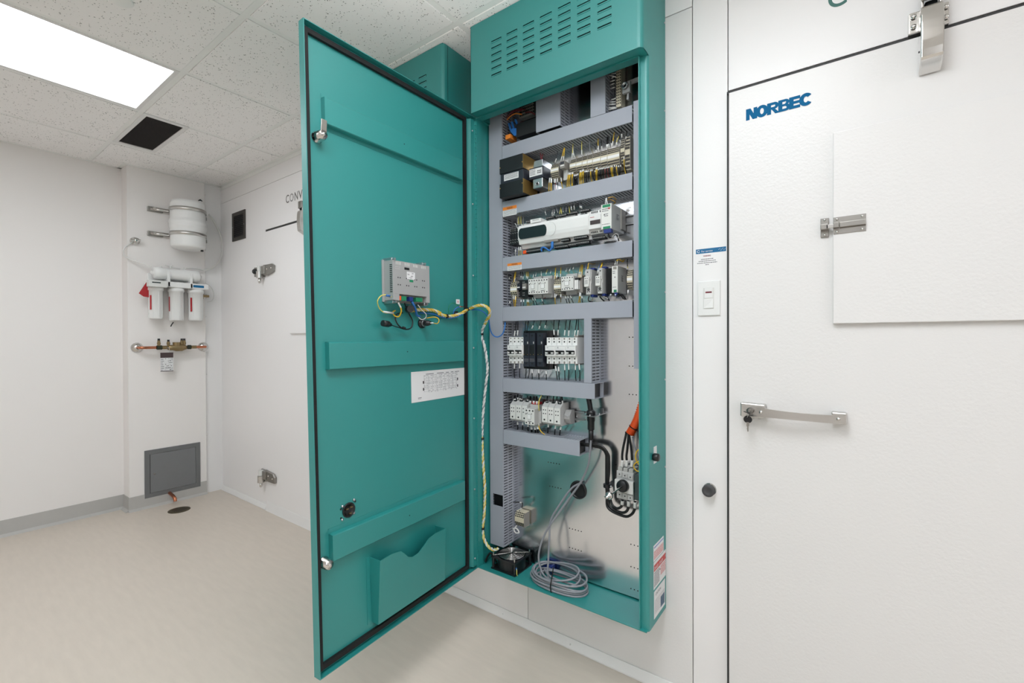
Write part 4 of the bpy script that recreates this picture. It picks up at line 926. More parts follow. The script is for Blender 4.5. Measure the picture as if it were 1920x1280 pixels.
def lines(t, ya, yb, z0, z1, n, m, seed, name='print', y_=None):
    rnd = random.Random(seed); mb = MB()
    for k in range(n):
        z = z1 - (k + .5) * (z1 - z0) / n; y = ya
        while y < yb - .002: l = rnd.uniform(.003, .012); mb.box(CX1 + .001, CX1 + .0013, y, min(y + l, yb), z, z + (z1 - z0) / n * .4); y += l + .002
    mb.build(name, m, t)
def l1(t, ya, yb, z0, z1):
    lines(t, ya + .004, yb - .004, z1 - .016, z1 - .004, 1, BLU2, 1, 'heading'); lines(t, ya + .004, yb - .004, z0 + .004, z1 - .02, 7, REDP, 2)
def l2(t, ya, yb, z0, z1):
    MB().box(CX1 + .001, CX1 + .0013, ya + .002, yb - .002, z1 - .030, z1 - .010).build('red_band', mat('red_label_band', (196, 60, 56), .5, noise=.02), t)
    text('lettering', 'DANGER', (CX1 + .0013, ya + .006, z1 - .026), (0, 1, 0), (0, 0, 1), .036, .010, PAPER, t)
    text('lettering', 'DANGER', (CX1 + .0013, ya + .050, z1 - .026), (0, 1, 0), (0, 0, 1), .036, .010, PAPER, t)
    lines(t, ya + .004, (ya + yb) / 2 - .006, z0 + .006, z1 - .034, 10, INK, 3); lines(t, (ya + yb) / 2 + .006, yb - .004, z0 + .02, z1 - .034, 8, REDP, 4)
    MB().cyl((CX1 + .001, (ya + yb) / 2, (z0 + z1) / 2), (CX1 + .0014, (ya + yb) / 2, (z0 + z1) / 2), .004, n=3).build('symbol', DINK, t)
def l3(t, ya, yb, z0, z1):
    text('heading', 'CAUTION', (CX1 + .0013, ya + .012, z1 - .016), (0, 1, 0), (0, 0, 1), .05, .008, DINK, t)
    lines(t, ya + .006, yb - .006, z0 + .012, z1 - .03, 10, mat('pale_ink', (190, 188, 190), .6, noise=.02), 5)
    MB().box(CX1 + .001, CX1 + .0013, yb - .045, yb - .006, z0 + .01, z0 + .045).build('blue_block', mat('slate_blue_print', (110, 134, 160), .5, noise=.02), t)
side_label('safety_label', 'topmost of three labels on the cabinet side, pale with blue heading', ku(80, 190), ku(230, 40), ku(80, 430), l1)
side_label('danger_label', 'middle label on the cabinet side with a red heading band', ku(82, 440), ku(262, 235), ku(82, 850), l2)
side_label('instruction_label', 'lowest of three labels on the cabinet side with a blue block', ku(88, 880), ku(250, 660), ku(88, 1290), l3)

# ---------------- the neighbouring closed cabinet, seen over the open door
c2 = thing('control_cabinet', (-.85 - .836, YW, CB), 'closed teal cabinet whose vented top shows behind the open cabinet door', 'cabinet')
sh = lambda x, y, z: (x - .836, y, z)
MB().box(CX0, CX1, YFACE, YW - .001, CB, CT).build('enclosure', TEAL, c2, bev=.008, fn=sh)
MB().box(CX0 + .004, CX1 - .004, YFACE - .028, YFACE - .002, CB + .002, CT - .004).build('door', TEAL, c2, bev=.004, fn=sh)
hood_mesh().build('hood', TEAL, c2, fn=sh)
MB().box(-1.10, -.58, 1.358, 1.366, 2.165, 2.345).build('slot_shade_sheet', GASK, c2, fn=sh)  # same black sheet, so these slots look shaded too
MB().box(CX1 - .0005, CX1 + .0006, 1.366, 1.3675, CT, 2.41).build('side_seam', GASK, c2, fn=sh)

# ================================================================== INSIDE THE CABINET
def duct(name_lab, x0, x1, z0, z1, vertical, yf=YD, yb=YP - .0005, cuts=None, group='grey slotted wiring ducts'):
    t = thing('wiring_duct', ((x0 + x1) / 2, yb, (z0 + z1) / 2), name_lab, 'duct', group)
    mb = MB()
    if cuts:
        (cz0, cz1, cx0, cx1) = cuts
        mb.box(x0, x1, yf, yf + .002, z0, cz0).box(x0, x1, yf, yf + .002, cz1, z1).box(x0, cx0, yf, yf + .002, cz0, cz1).box(cx1, x1, yf, yf + .002, cz0, cz1)
    else: mb.box(x0, x1, yf, yf + .002, z0, z1)
    mb.build('cover', DUCT, t, bev=.0006)
    mb = MB(); P_, Fg = .0112, .0073; ya, yb2 = yf + .002, yb - .0015
    if vertical:
        ym = (yf + yb) / 2
        for xx in (x0, x1 - .0015):
            mb.box(xx, xx + .0015, ya, yf + .007, z0, z1).box(xx, xx + .0015, yb - .006, yb2, z0, z1).box(xx, xx + .0015, ym - .0025, ym + .0025, z0, z1)
            z = z0
            while z < z1: ze = min(z + Fg, z1); mb.box(xx, xx + .0015, yf + .007, ym - .0025, z, ze).box(xx, xx + .0015, ym + .0025, yb - .006, z, ze); z += P_
    else:
        for zz in (z0, z1 - .0015):
            mb.box(x0, x1, ya, yf + .005, zz, zz + .0015).box(x0, x1, yb - .007, yb2, zz, zz + .0015)
            x = x0
            while x < x1: mb.box(x, min(x + Fg, x1), yf + .005, yb - .007, zz, zz + .0015); x += P_
    tag(mb.build('slotted_sides', DUCT, t), kind='stuff')
    MB().box(x0, x1, yb - .0015, yb, z0, z1).build('base', DUCT, t)
    e = .0035; zc0, zc1 = (z0 + .004, z1 - .004) if vertical else (z0 + e, z1 - e)  # solid black filler: duct wires and the shade seen through the slots
    if not cuts: MB().box(x0 + (e if vertical else .012), x1 - (e if vertical else .012), yf + .006, yb - .004, zc0, zc1).build('shade_wire_filler', BLACK, t)
    else: MB().box(x0 + e, x1 - e, yf + .022, yb - .004, zc0, zc1).build('shade_wire_filler', BLACK, t)
    return t
duct('tall vertical grey wiring duct along the left edge of the open cabinet', -1.1905, -1.1235, .355, 2.40, True, cuts=(.519, .565, -1.176, -1.1245))
duct('grey horizontal wiring duct just below the cabinet opening top, topmost row', -1.122, -.578, 1.917, 1.973, False)
duct('grey horizontal wiring duct under the black transformer, with an orange warning label', -1.122, -.578, 1.694, 1.75, False)
duct('grey horizontal wiring duct under the white controller, with an orange warning label', -1.122, -.578, 1.471, 1.526, False)
duct('grey horizontal wiring duct above the row of white circuit breakers', -1.122, -.578, 1.270, 1.327, False)
duct('grey horizontal wiring duct under the circuit breakers, open at its right end', -1.122, -.716, .986, 1.041, False)
duct('lowest grey horizontal wiring duct, ending in an open right end', -1.121, -.776, .777, .833, False)
duct('vertical grey wiring duct at the right edge of the open cabinet', -.5735, -.531, 1.099, 1.983, True)
duct('short vertical grey wiring duct right of the circuit breakers', -.7575, -.7285, 1.042, 1.270, True)
duct('wide grey wiring duct hanging down from the cabinet top', -.959, -.853, 1.983, 2.38, True)
duct('narrow vertical grey wiring duct at the cabinet top, right of the wide one', -.730, -.674, 1.974, 2.38, True)
def warn(px0, py0, px1, py1, lab):
    a = atY(px0, py0, YD); b_ = atY(px1, py1, YD); t = thing('warning_label', (a.x, YD, b_.z), lab, 'label')
    zz = lerp(b_.z, a.z, .66)
    MB().box(a.x, b_.x, YD - .0006, YD - .0001, b_.z, zz).build('sheet', PAPER, t); MB().box(a.x, b_.x, YD - .0006, YD - .0001, zz, a.z).build('orange_band', ORGL, t)
    text('lettering', 'WARNING', (lerp(a.x, b_.x, .3), YD - .0006, lerp(zz, a.z, .2)), (1, 0, 0), (0, 0, 1), (b_.x - a.x) * .42, (a.z - zz) * .6, DINK, t)
    mb = MB(); rnd = random.Random(int(px0))
    for k in range(4):
        x = a.x + .003; z = lerp(zz, b_.z, (k + .6) / 4.4)
        while x < b_.x - .004: l = rnd.uniform(.002, .007); mb.box(x, min(x + l, b_.x - .002), YD - .0009, YD - .0006, z, z + .0014); x += l + .001
    mb.build('print', INK, t)
ka = lambda x, y: (940 + x / 10.664, 370 + y / 10.664)
warn(943, 389.5, 968.7, 401.5, 'orange and white warning label on the duct above the controller')
kb = lambda x, y: (940 + x / 12.8, 490 + y / 12.8)
warn(951.6, 494.5, 978, 505, 'orange and white warning label on the duct below the controller')
# DIN rails
def rail_(z, x0, x1, lab):
    mb = MB().box(x0, x1, YP - .0085, YP - .0075, z - .0175, z - .0105).box(x0, x1, YP - .0085, YP - .0075, z + .0105, z + .0175).box(x0, x1, YP - .0012, YP, z - .0125, z + .0125).box(x0, x1, YP - .0085, YP, z - .0125, z - .0112).box(x0, x1, YP - .0085, YP, z + .0112, z + .0125)
    o = mb.build('mounting_rail', ZINC); tag(o, lab, 'rail', 'steel mounting rails')
    return o
rail_(1.835, -1.10, -.56, 'steel mounting rail behind the upper terminal strip')
rail_(1.613, -1.10, -.56, 'steel mounting rail behind the controller, seen at its right end')
rail_(1.405, -1.10, -.56, 'steel mounting rail behind the contactor row under the controller')
rail_(1.160, -1.10, -.76, 'steel mounting rail behind the circuit breaker row')
o = rail_(.910, -1.10, -.79, 'steel mounting rail of the lowest device row, bare at its right end')
# generic device front from photo pixels
def fr(c0, c1, Yf):      # c0 top left px, c1: (right px, bottom-left y)
    a = atY(c0[0], c0[1], Yf); b_ = atY(c0[0], c1[1], Yf); c_ = atY(c1[0], (c0[1] + c1[1]) / 2, Yf)
    return a.x, c_.x, b_.z, a.z
def dots(xs, zs, y, r, m=BLACK, parent=None, name='screw_holes', n=8):
    mb = MB()
    for x in xs:
        for z in zs: mb.cyl((x, y + .001, z), (x, y - .0004, z), r, n=n)
    return mb.build(name, m, parent)
def lins(a, b_, n): return [lerp(a, b_, (i + .5) / n) for i in range(n)]
def printing(parent, x0, x1, z0, z1, y, n, seed, m=INK, name='print'):
    rnd = random.Random(seed); mb = MB()
    for k in range(n):
        z = lerp(z1, z0, (k + .5) / n); x = x0
        while x < x1 - .001: l = rnd.uniform(.001, .004); mb.box(x, min(x + l, x1), y - .0003, y, z, z + (z1 - z0) / n * .45); x += l + .0008
    return mb.build(name, m, parent)

# --- row 1: transformers and terminals
kt = lambda x, y: (930 + x / 11.64, 270 + y / 11.64)
yt = 1.42
x0, x1, zb, zt = fr((936.5, 299.6), (980.4, 371.8), yt)
t = thing('transformer', ((x0 + x1) / 2, YP, zb), 'black finned transformer block with brass sides and a white label', 'transformer')
H_ = zt - zb
MB().box(x0, x1, yt, yt + .03, lerp(zb, zt, .0), lerp(zb, zt, .36)).box(x0, x1, yt, yt + .03, lerp(zb, zt, .62), zt).build('black_cover', BLACK, t, bev=.001)
MB().box(x0 + .003, x1 - .001, yt + .004, YP - .02, lerp(zb, zt, .3), lerp(zb, zt, .66)).build('core', NAVY, t, bev=.001)
MB().box(x1 - .001, x1 + .0008, yt + .0005, YP - .008, lerp(zb, zt, .02), lerp(zb, zt, .37)).build('brass_side', BRASS, t); MB().box(x1 - .001, x1 + .0008, yt + .0005, YP - .008, lerp(zb, zt, .64), zt - .002).build('brass_side', BRASS, t)
MB().box(x0 + .004, x1 - .003, yt + .03, YP, zb + .004, zt - .004).build('windings', BLACK, t)
a = atY(945.3, 328.3, yt + .004); b_ = atY(972.4, 334, yt + .004); c_ = atY(945.3, 339.8, yt + .004)
MB().box(a.x, b_.x, yt + .003, yt + .0039, c_.z, a.z).build('label', PAPER, t); printing(t, a.x + .004, b_.x - .004, c_.z + .003, a.z - .002, yt + .003, 4, 21)
screws(t, [(x0 + .003, yt, lerp(zb, zt, f)) for f in (.25, .78)] + [(x1 - .003, yt, lerp(zb, zt, f)) for f in (.25, .78)], (0, -1, 0), .0022, BRASS)
yt = 1.448
x0, x1, zb, zt = fr((992.3, 316.6), (1018.2, 337.6), yt)
t = thing('transformer', ((x0 + x1) / 2, YP, zb), 'small transformer with silver end brackets and a white label', 'transformer')
MB().box(x0, x1, yt, YP - .004, zb, zt).build('core', NAVY, t, bev=.001)
printed = fr((992.4, 319), (1017.6, 332.8), yt)
MB().box(printed[0] + .001, printed[1] - .002, yt - .0006, yt, printed[2], printed[3]).build('label', PAPER, t)
printing(t, x0 + .004, x0 + .028, printed[2] + .003, printed[3] - .003, yt - .0006, 4, 22)
dots([x0 + .040, x0 + .046, x0 + .052], [lerp(printed[2], printed[3], .35), lerp(printed[2], printed[3], .6)], yt - .0006, .0024, DINK, t, 'stamp')
xb0, xb1, zbb, zbt = fr((1000, 303), (1017.6, 318), yt + .004)
MB().prism([(xb0 + .004, zbt), (xb1, zbt), (xb1, zt - .001), (xb0, zt - .001)][::-1], lambda a, b2, d: (a, d, b2), yt + .003, YP - .01).build('top_bracket', ZINC, t, bev=.001)
xb0, xb1, zbb, zbt = fr((999.2, 337), (1017.8, 354.5), yt + .004)
MB().box(xb0, xb1, yt + .003, YP - .004, zbb, zb + .001).build('foot_bracket', ZINC, t, bev=.003)
MB().lathe([(.008, 0), (.008, .002), (.0045, .002), (.0045, .0005)], ((xb0 + xb1) / 2 - .002, yt + .003, (zbb + zb) / 2 - .002), (0, -1, 0), 16).build('screw', ZINC, t); MB().cyl(((xb0 + xb1) / 2 - .002, yt + .001, (zbb + zb) / 2 - .002), ((xb0 + xb1) / 2 - .002, yt - .0003, (zbb + zb) / 2 - .002), .0035, n=10).build('screw_slot', BLACK, t)
W(t, [tuple(atY(*kt(985, 335), 1.46)), tuple(atY(*kt(975, 270), 1.47)), tuple(atY(*kt(970, 200), 1.48))], .0016, BURG); W(t, [tuple(atY(*kt(1000, 335), 1.46)), tuple(atY(*kt(1005, 270), 1.47)), tuple(atY(*kt(1020, 220), 1.48))], .0016, BURG)

def tier_block(name, c0, c1, Yf, ncol, lab, group=None, m=BEIGE, strip=True, rows=(3, 3), cat='terminal', sepm=GREYP):
    x0, x1, zb, zt = fr(c0, c1, Yf); H_ = zt - zb; t = thing(name, ((x0 + x1) / 2, YP, zb), lab, cat, group)
    prof = [(0, YP - .006), (0, Yf + .012), (.16, Yf + .006), (.36, Yf), (.64, Yf), (.84, Yf + .006), (1, Yf + .012), (1, YP - .006)]
    MB().prism([(Yf_, zb + f * H_) for f, Yf_ in prof], lambda a, b2, d: (d, a, b2), x0 + .0005, x1 - .0005).build('body', m, t)
    mb = MB(); xs = lins(x0 + .001, x1 - .001, ncol); hw = (x1 - x0) / ncol * .33
    def yat(f):
        for (f0, y0_), (f1, y1_) in zip(prof[1:-1], prof[2:-1]):
            if f0 <= f <= f1: return lerp(y0_, y1_, (f - f0) / (f1 - f0 + 1e-9))
        return Yf
    fs = [.93, .82, .71, .62][:rows[0]] + [.07, .18, .29, .38][:rows[1]]
    for f in fs:
        for x in xs: y = yat(f); mb.box(x - hw, x + hw, y - .0012, y + .004, zb + (f - .036) * H_, zb + (f + .036) * H_)
    tag(mb.build('clamp_openings', BLACK, t), kind='stuff')
    if strip: MB().box(x0 + .001, x1 - .001, Yf - .0008, Yf, zb + .43 * H_, zb + .57 * H_).build('marking_strip', WHITE, t)
    MB().box(x1 - .0012, x1, Yf + .002, YP - .006, zb + .02 * H_, zb + .98 * H_).build('end_plate', sepm, t)
    return t, x0, x1, zb, zt
rnd = random.Random(9)
def kx(s, ox, oy): return lambda x, y: (ox + x / s, oy + y / s)
k2 = kx(10.664, 1050, 230)
t0 = tier_block('terminal_block', (1032, 307.5), (1047.3, 333.5), 1.462, 6, 'small beige terminal block right of the small transformer')[0]
t1 = thing('relay_module', tuple(atY(1054, 320, YP)), 'grey plug-in relay module between two beige terminal blocks', 'relay')
x0, x1, zb, zt = fr((1050, 302.5), (1058.4, 316.5), 1.445)
MB().box(x0, x1, 1.445, YP - .02, zb, zt).build('relay_body', GREYP, t1, bev=.001); MB().box(x0 + .001, x1 - .0015, 1.4443, 1.445, lerp(zb, zt, .3), lerp(zb, zt, .45)).build('relay_stripe', WHITE, t1); MB().box(x0 + .001, x1 - .0015, 1.4443, 1.445, lerp(zb, zt, .55), lerp(zb, zt, .9)).build('relay_window', NAVY, t1)
MB().box(x0 + .001, x1 - .001, 1.468, YP - .006, zb - .036, zb + .005).box(x0 + .001, x1 - .001, 1.475, YP - .006, zt - .002, zt + .012).build('relay_socket', LGREY, t1, bev=.001)
edges = [190, 320, 440, 545, 650, 810, 945, 1190]
cols = [7, 7, 6, 6, 9, 7, 13]
tb = []
for i in range(7):
    xa, xb = edges[i], edges[i + 1]; f = (xa - 190) / 1000
    c0 = k2(xa, 725 - 290 * f); c1 = (k2(xb, 0)[0], k2(0, 1015 - 150 * f)[1])
    words = ['leftmost', 'second from the left', 'third from the left', 'fourth from the left', 'fifth from the left, wider', 'sixth from the left', 'longest, right of the middle']
    tb.append(tier_block('terminal_block', c0, c1, 1.462, cols[i], 'beige terminal block in the long upper strip, ' + words[i], 'beige terminal blocks in the upper strip'))
c0 = k2(1200, 430); tb.append(tier_block('terminal_block', k2(1205, 320), (k2(1290, 0)[0], k2(0, 800)[1]), 1.462, 4, 'tall beige terminal block second from the right end of the upper strip', 'beige terminal blocks in the upper strip', strip=False, rows=(4, 4)))
tb.append(tier_block('terminal_block', k2(1296, 270), (k2(1400, 0)[0], k2(0, 930)[1]), 1.466, 6, 'tall beige terminal block at the right end of the upper strip', 'beige terminal blocks in the upper strip', strip=False, rows=(4, 4)))
def bundle(par, k, lst, Ya, Yb, r=.0015):
    for (x0_, y0_, x1_, y1_, m_, mk) in lst:
        bow = rnd.uniform(-14, 3) if mk is True else rnd.uniform(-6, 6); fw_o = .012 if mk is True else .004
        P = [tuple(atY(*k(x0_, y0_), Ya)), tuple(atY(*k(lerp(x0_, x1_, .35) + bow, lerp(y0_, y1_, .35)), Ya - fw_o)), tuple(atY(*k(lerp(x0_, x1_, .7) + bow, lerp(y0_, y1_, .7)), lerp(Ya, Yb, .5))), tuple(atY(*k(x1_, y1_), Yb))]
        W(par, P, r, m_, 'wire', 4, [(.02, .24)] if mk is True else [(.06, .40)] if mk else None, WHITE, 5)
# wires into the duct below the strip
Y_, K_, G_, R_, W_W = YEL, BWIRE, NAVY, BURG, WWIRE
low = [(170, 1000, 140, 1250, Y_), (195, 1000, 165, 1240, Y_), (215, 1000, 195, 1240, Y_), (240, 990, 235, 1235, Y_), (262, 990, 255, 1230, Y_), (285, 1040, 290, 1220, K_), (310, 1040, 315, 1215, K_), (335, 1030, 345, 1210, G_), (360, 1020, 350, 1200, K_), (405, 960, 390, 1190, Y_), (425, 950, 420, 1190, Y_), (450, 940, 440, 1185, Y_), (470, 930, 470, 1180, Y_), (500, 960, 505, 1170, K_), (525, 955, 530, 1160, K_), (548, 955, 545, 1160, G_), (575, 950, 580, 1150, K_), (615, 940, 645, 1150, Y_), (640, 935, 690, 1140, K_), (700, 960, 700, 1120, K_), (720, 900, 725, 1150, Y_), (742, 890, 738, 1150, Y_), (770, 920, 775, 1110, K_), (795, 905, 800, 1100, G_), (820, 900, 830, 1090, K_), (845, 900, 850, 1085, K_), (870, 890, 875, 1080, K_), (900, 890, 910, 1090, R_), (930, 880, 940, 1070, K_), (960, 880, 980, 1060, R_), (985, 870, 1000, 1050, K_), (1020, 860, 1050, 1050, Y_), (1045, 860, 1070, 1045, Y_), (1090, 850, 1095, 1040, K_), (1130, 850, 1160, 1030, Y_), (1170, 860, 1180, 1030, K_), (1215, 850, 1190, 1020, K_), (1280, 680, 1320, 1000, Y_), (1310, 850, 1340, 980, K_)]
for i, (xa, ya, xb, yb_, m_) in enumerate(low):
    host = 0
    for j in range(7):
        if edges[j] <= xa < edges[j + 1]: host = j
    if xa >= 1190: host = 7 if xa < 1296 else 8
    bundle(tb[host][0], k2, [(xa, ya, xb, yb_ + 40, m_, True)], 1.468, 1.478)
hi = [(240, 710, 260, 440, LYEL, 1), (285, 690, 262, 500, W_W, 1), (435, 640, 435, 390, LYEL, 1), (605, 600, 565, 310, GWIRE, 0), (735, 590, 700, 490, BWIRE, 1), (770, 560, 725, 420, BWIRE, 1), (770, 540, 765, 340, YEL, 1), (840, 540, 820, 360, BWIRE, 1), (925, 520, 940, 300, BWIRE, 1), (955, 510, 955, 310, BWIRE, 1), (985, 500, 975, 300, BWIRE, 1), (1030, 480, 1035, 300, BWIRE, 1), (1045, 470, 1085, 210, YEL, 1), (1115, 460, 1175, 290, LYEL, 1), (1140, 450, 1145, 330, W_W, 1), (1210, 400, 1180, 260, BWIRE, 1), (1235, 300, 1220, 110, BWIRE, 1), (1315, 330, 1335, 200, BWIRE, 1)]
for (xa, ya, xb, yb_, m_, mk) in hi:
    host = 0
    for j in range(7):
        if edges[j] <= xa < edges[j + 1]: host = j
    if xa >= 1190: host = 7 if xa < 1296 else 8
    bundle(tb[host][0], k2, [(xa, ya, xb, yb_ - 20, m_, mk)], 1.472, 1.49)
k1 = kx(11.64, 930, 270)
bundle(t0, k1, [(1170, 740, 1150, 1040, YEL, 1), (1200, 740, 1190, 1035, YEL, 1), (1220, 760, 1215, 1030, YEL, 1), (1270, 760, 1270, 1020, BWIRE, 1), (1300, 760, 1310, 1010, BURG, 1), (1340, 750, 1350, 1000, BWIRE, 1), (1290, 400, 1350, 160, NAVY, 1)], 1.468, 1.48)
bundle(t1, k1, [(1420, 740, 1460, 980, YEL, 1), (1415, 370, 1490, 80, YEL, 1), (1470, 360, 1500, 90, YEL, 1)], 1.468, 1.48)

# --- top bay: contents above the first duct
t = thing('busbar_block', (-1.06, YP, 2.02), 'distribution block with blue lugs and an orange tab in the dark top left bay', 'terminal')
k3 = kx(11.64, 930, 180)
q3 = lambda x, y, Y=1.47: tuple(atY(*k3(x, y), Y))
a = atY(*k3(220, 960), 1.46); b_ = atY(*k3(325, 830), 1.46)
MB().box(a.x, b_.x, 1.455, 1.50, a.z, b_.z).build('orange_tab', ORGL, t, bev=.001)
MB().box(a.x + .05, a.x + .145, 1.46, 1.515, a.z - .004, a.z + .05).build('block', BLACK, t, bev=.002)
for (xa, ya, xb, yb_) in ((330, 760, 285, 600), (390, 720, 350, 570), (490, 680, 425, 520)): MB().tube([q3(xa, ya), q3((xa + xb) / 2, (ya + yb_) / 2), q3(xb, yb_)], .005, 8).build('blue_wire', BLU, t)
MB().prism([q3(330, 780)[::2], q3(420, 880)[::2], q3(560, 850)[::2], q3(630, 770)[::2], q3(610, 700)[::2], q3(380, 720)[::2]], lambda a_, b2, d: (a_, d, b2), 1.462, 1.475).build('blue_lugs', BLU, t)
for i, (pp, m_) in enumerate((([(230, 480), (300, 400), (420, 330), (560, 320)], BURG), ([(240, 520), (330, 430), (440, 380), (560, 400)], ORGL), ([(260, 440), (360, 340), (500, 290), (640, 300)], BURG), ([(640, 360), (750, 350), (850, 400)], BURG), ([(700, 600), (800, 570), (880, 520)], PALE))): W(t, [q3(x, y, 1.485) for x, y in pp], .0025, m_)
x_ = atY(*k3(520, 250), 1.50).x; x2_ = atY(*k3(840, 250), 1.50).x; z_ = atY(*k3(620, 470), 1.50).z
MB().box(x_, x2_, 1.495, 1.52, z_, 2.36).build('terminal_bank', GREYP, t)
mb = MB()
for i in range(9):
    for j in range(14): mb.box(x_ + .004 + i * (x2_ - x_) / 9, x_ + .009 + i * (x2_ - x_) / 9, 1.4935, 1.4955, z_ + .006 + j * .012, z_ + .012 + j * .012)
tag(mb.build('clamp_openings', BLACK, t), kind='stuff')
a = atY(*k3(520, 620), 1.48); b_ = atY(*k3(800, 500), 1.48); MB().box(a.x, b_.x, 1.478, 1.50, a.z, b_.z).build('connector', LGREY, t, bev=.002)
a = atY(*k3(640, 810), 1.465); b_ = atY(*k3(730, 680), 1.465); MB().box(a.x, b_.x, 1.462, 1.49, a.z, b_.z).build('lug', ZINC, t, bev=.003)
k4 = kx(10.664, 1100, 110); q4 = lambda x, y, Y=1.48: atY(*k4(x, y), Y)
t = thing('terminal_block', (-.64, YP, 2.0), 'vertical terminal strip lit from below in the dark top right bay', 'terminal')
a = q4(595, 960); b_ = q4(690, 300)
MB().box(a.x, b_.x, 1.478, 1.515, a.z - .004, 2.36).build('body', BEIGE, t)
mb = MB()
for i in range(3):
    for j in range(36): mb.box(lerp(a.x, b_.x, (i + .3) / 3), lerp(a.x, b_.x, (i + .75) / 3), 1.4768, 1.4785, a.z + .005 + j * .0095, a.z + .010 + j * .0095)
tag(mb.build('clamp_openings', BLACK, t), kind='stuff')
for i, (xa, ya, xb, yb_, m_) in enumerate(((595, 290, 500, 300, PALE), (600, 370, 430, 320, PALE), (560, 350, 500, 390, PALE), (560, 430, 480, 455, PALE), (560, 490, 480, 525, LGREY), (560, 570, 480, 600, PALE), (580, 790, 490, 830, PALE), (575, 860, 470, 870, PALE), (575, 910, 440, 915, PALE), (580, 970, 430, 985, PALE), (600, 985, 400, 1030, PALE))):
    W(t, [tuple(q4(xa, ya)), tuple(q4((xa + xb) / 2, (ya + yb_) / 2, 1.475)), tuple(q4(xb, yb_, 1.49))], .0022, m_)
t = thing('cable_gland', tuple(q4(775, 560)), 'grey ring shaped fitting on a bracket in the dark top right bay', 'fitting')
P = q4(775, 550, 1.47)
MB().lathe([(.011, 0), (.011, .010), (.007, .010), (.007, 0)], P, (0, -1, 0), 18).build('ring', ZINC, t)
MB().box(P.x - .012, P.x + .016, P.y, P.y + .012, P.z - .022, P.z + .016).build('bracket', HGREY, t, bev=.002)
a = q4(820, 480); b_ = q4(1040, 390); MB().hexa([(a.x, 1.48, a.z - .005), (-.53, 1.48, b_.z - .005), (-.53, 1.49, b_.z - .005), (a.x, 1.49, a.z - .005), (a.x, 1.48, a.z + .006), (-.53, 1.48, b_.z + .006), (-.53, 1.49, b_.z + .006), (a.x, 1.49, a.z + .006)]).build('arm', HGREY, t)
a = q4(740, 720); b_ = q4(880, 620); MB().prism([tuple(q4(820, 610))[::2], tuple(q4(895, 690))[::2], tuple(q4(850, 660))[::2], tuple(q4(840, 820))[::2], tuple(q4(800, 820))[::2]][::-1], lambda a_, b2, d: (a_, d, b2), 1.478, 1.488).build('plate', HGREY, t)

# --- row 2: controller
kc = kx(10.664, 940, 370); kd = kx(10.664, 1060, 360)
yc = 1.462
def px2(k, x, y, Y): return atY(*k(x, y), Y)
TL = px2(kc, 345, 575, yc); BL = px2(kc, 345, 1040, yc + .012); TR = px2(kd, 475, 398, yc)
x0, x1 = TL.x, TR.x; zt = TL.z; zb = BL.z; 
z_ridge = px2(kc, 345, 855, yc).z; z_led = px2(kc, 360, 960, yc + .004).z
t = thing('controller', ((x0 + x1) / 2, YP, zb), 'long white programmable controller with a dark oval display', 'controller')
MB().prism([(YP - .006, zb), (yc + .022, zb), (yc + .018, z_led), (yc + .003, z_led + .002), (yc - .004, z_ridge), (yc - .006, z_ridge + .012), (yc - .006, zt - .012), (yc, zt), (yc + .022, zt + .001), (yc + .022, zt + .012), (YP - .006, zt + .012)], lambda a, b2, d: (d, a, b2), x0, x1).build('body', WHITE, t, bev=.0015)
A = px2(kc, 345, 700, yc - .006); Bq = px2(kc, 905, 640, yc - .006); h1 = px2(kc, 600, 585, yc - .006).z; h0 = px2(kc, 600, 805, yc - .006).z
pts = []; rx_ = .012; zc_ = (h0 + h1) / 2; hz = (h1 - h0) / 2
for i in range(9): a_ = math.pi / 2 - math.pi * i / 8; pts.append((Bq.x - rx_ + rx_ * math.cos(a_), zc_ + hz * math.sin(a_)))
for i in range(9): a_ = -math.pi / 2 - math.pi * i / 8; pts.append((A.x + rx_ + rx_ * math.cos(a_), zc_ + hz * math.sin(a_)))
MB().prism(pts[::-1], lambda a, b2, d: (a, d, b2), yc - .0075, yc - .005).build('display', SCREEN, t)
pts2 = [(Bq.x + .012 + .028 * math.cos(math.pi / 2 - math.pi * i / 12), zc_ + (hz + .006) * math.sin(math.pi / 2 - math.pi * i / 12)) for i in range(13)]
mb = MB()
for i in range(12): (ax_, az_), (bx_, bz_) = pts2[i], pts2[i + 1]; mb.hexa([(ax_ - .0006, yc - .0068, az_), (ax_ + .0006, yc - .0068, az_), (ax_ + .0006, yc - .005, az_), (ax_ - .0006, yc - .005, az_), (bx_ - .0006, yc - .0068, bz_), (bx_ + .0006, yc - .0068, bz_), (bx_ + .0006, yc - .005, bz_), (bx_ - .0006, yc - .005, bz_)])
mb.build('moulded_arc', LGREY, t)
a = px2(kc, 590, 570, yc); b_ = px2(kc, 800, 430, yc); zz = px2(kc, 590, 450, yc).z
MB().box(a.x, b_.x, yc - .004, YP - .02, zt + .001, zz).build('plug_in_card', WHITE, t, bev=.001)
printing(t, a.x + .01, b_.x - .008, zz - .008, zz - .003, yc - .004, 1, 31)
def plugs(k, xa, ya, xb, yb_, Y, hh, m_=BLACK, n=None, par=t):
    a = px2(k, xa, ya, Y); b2 = px2(k, xb, yb_, Y); o = MB().box(a.x, b2.x, Y, Y + .02, (a.z + b2.z) / 2 - hh / 2, (a.z + b2.z) / 2 + hh / 2).build('terminal_plug', m_, par, bev=.0008)
    if m_ is BLACK:
        mb = MB(); nn = max(2, int((b2.x - a.x) / .005)); zc0 = (a.z + b2.z) / 2
        for i in range(nn): x = lerp(a.x, b2.x, (i + .5) / nn); mb.box(x - .0012, x + .0012, Y - .0004, Y, zc0 - .0015, zc0 + .0015)
        mb.build('contacts', LGREY, o)
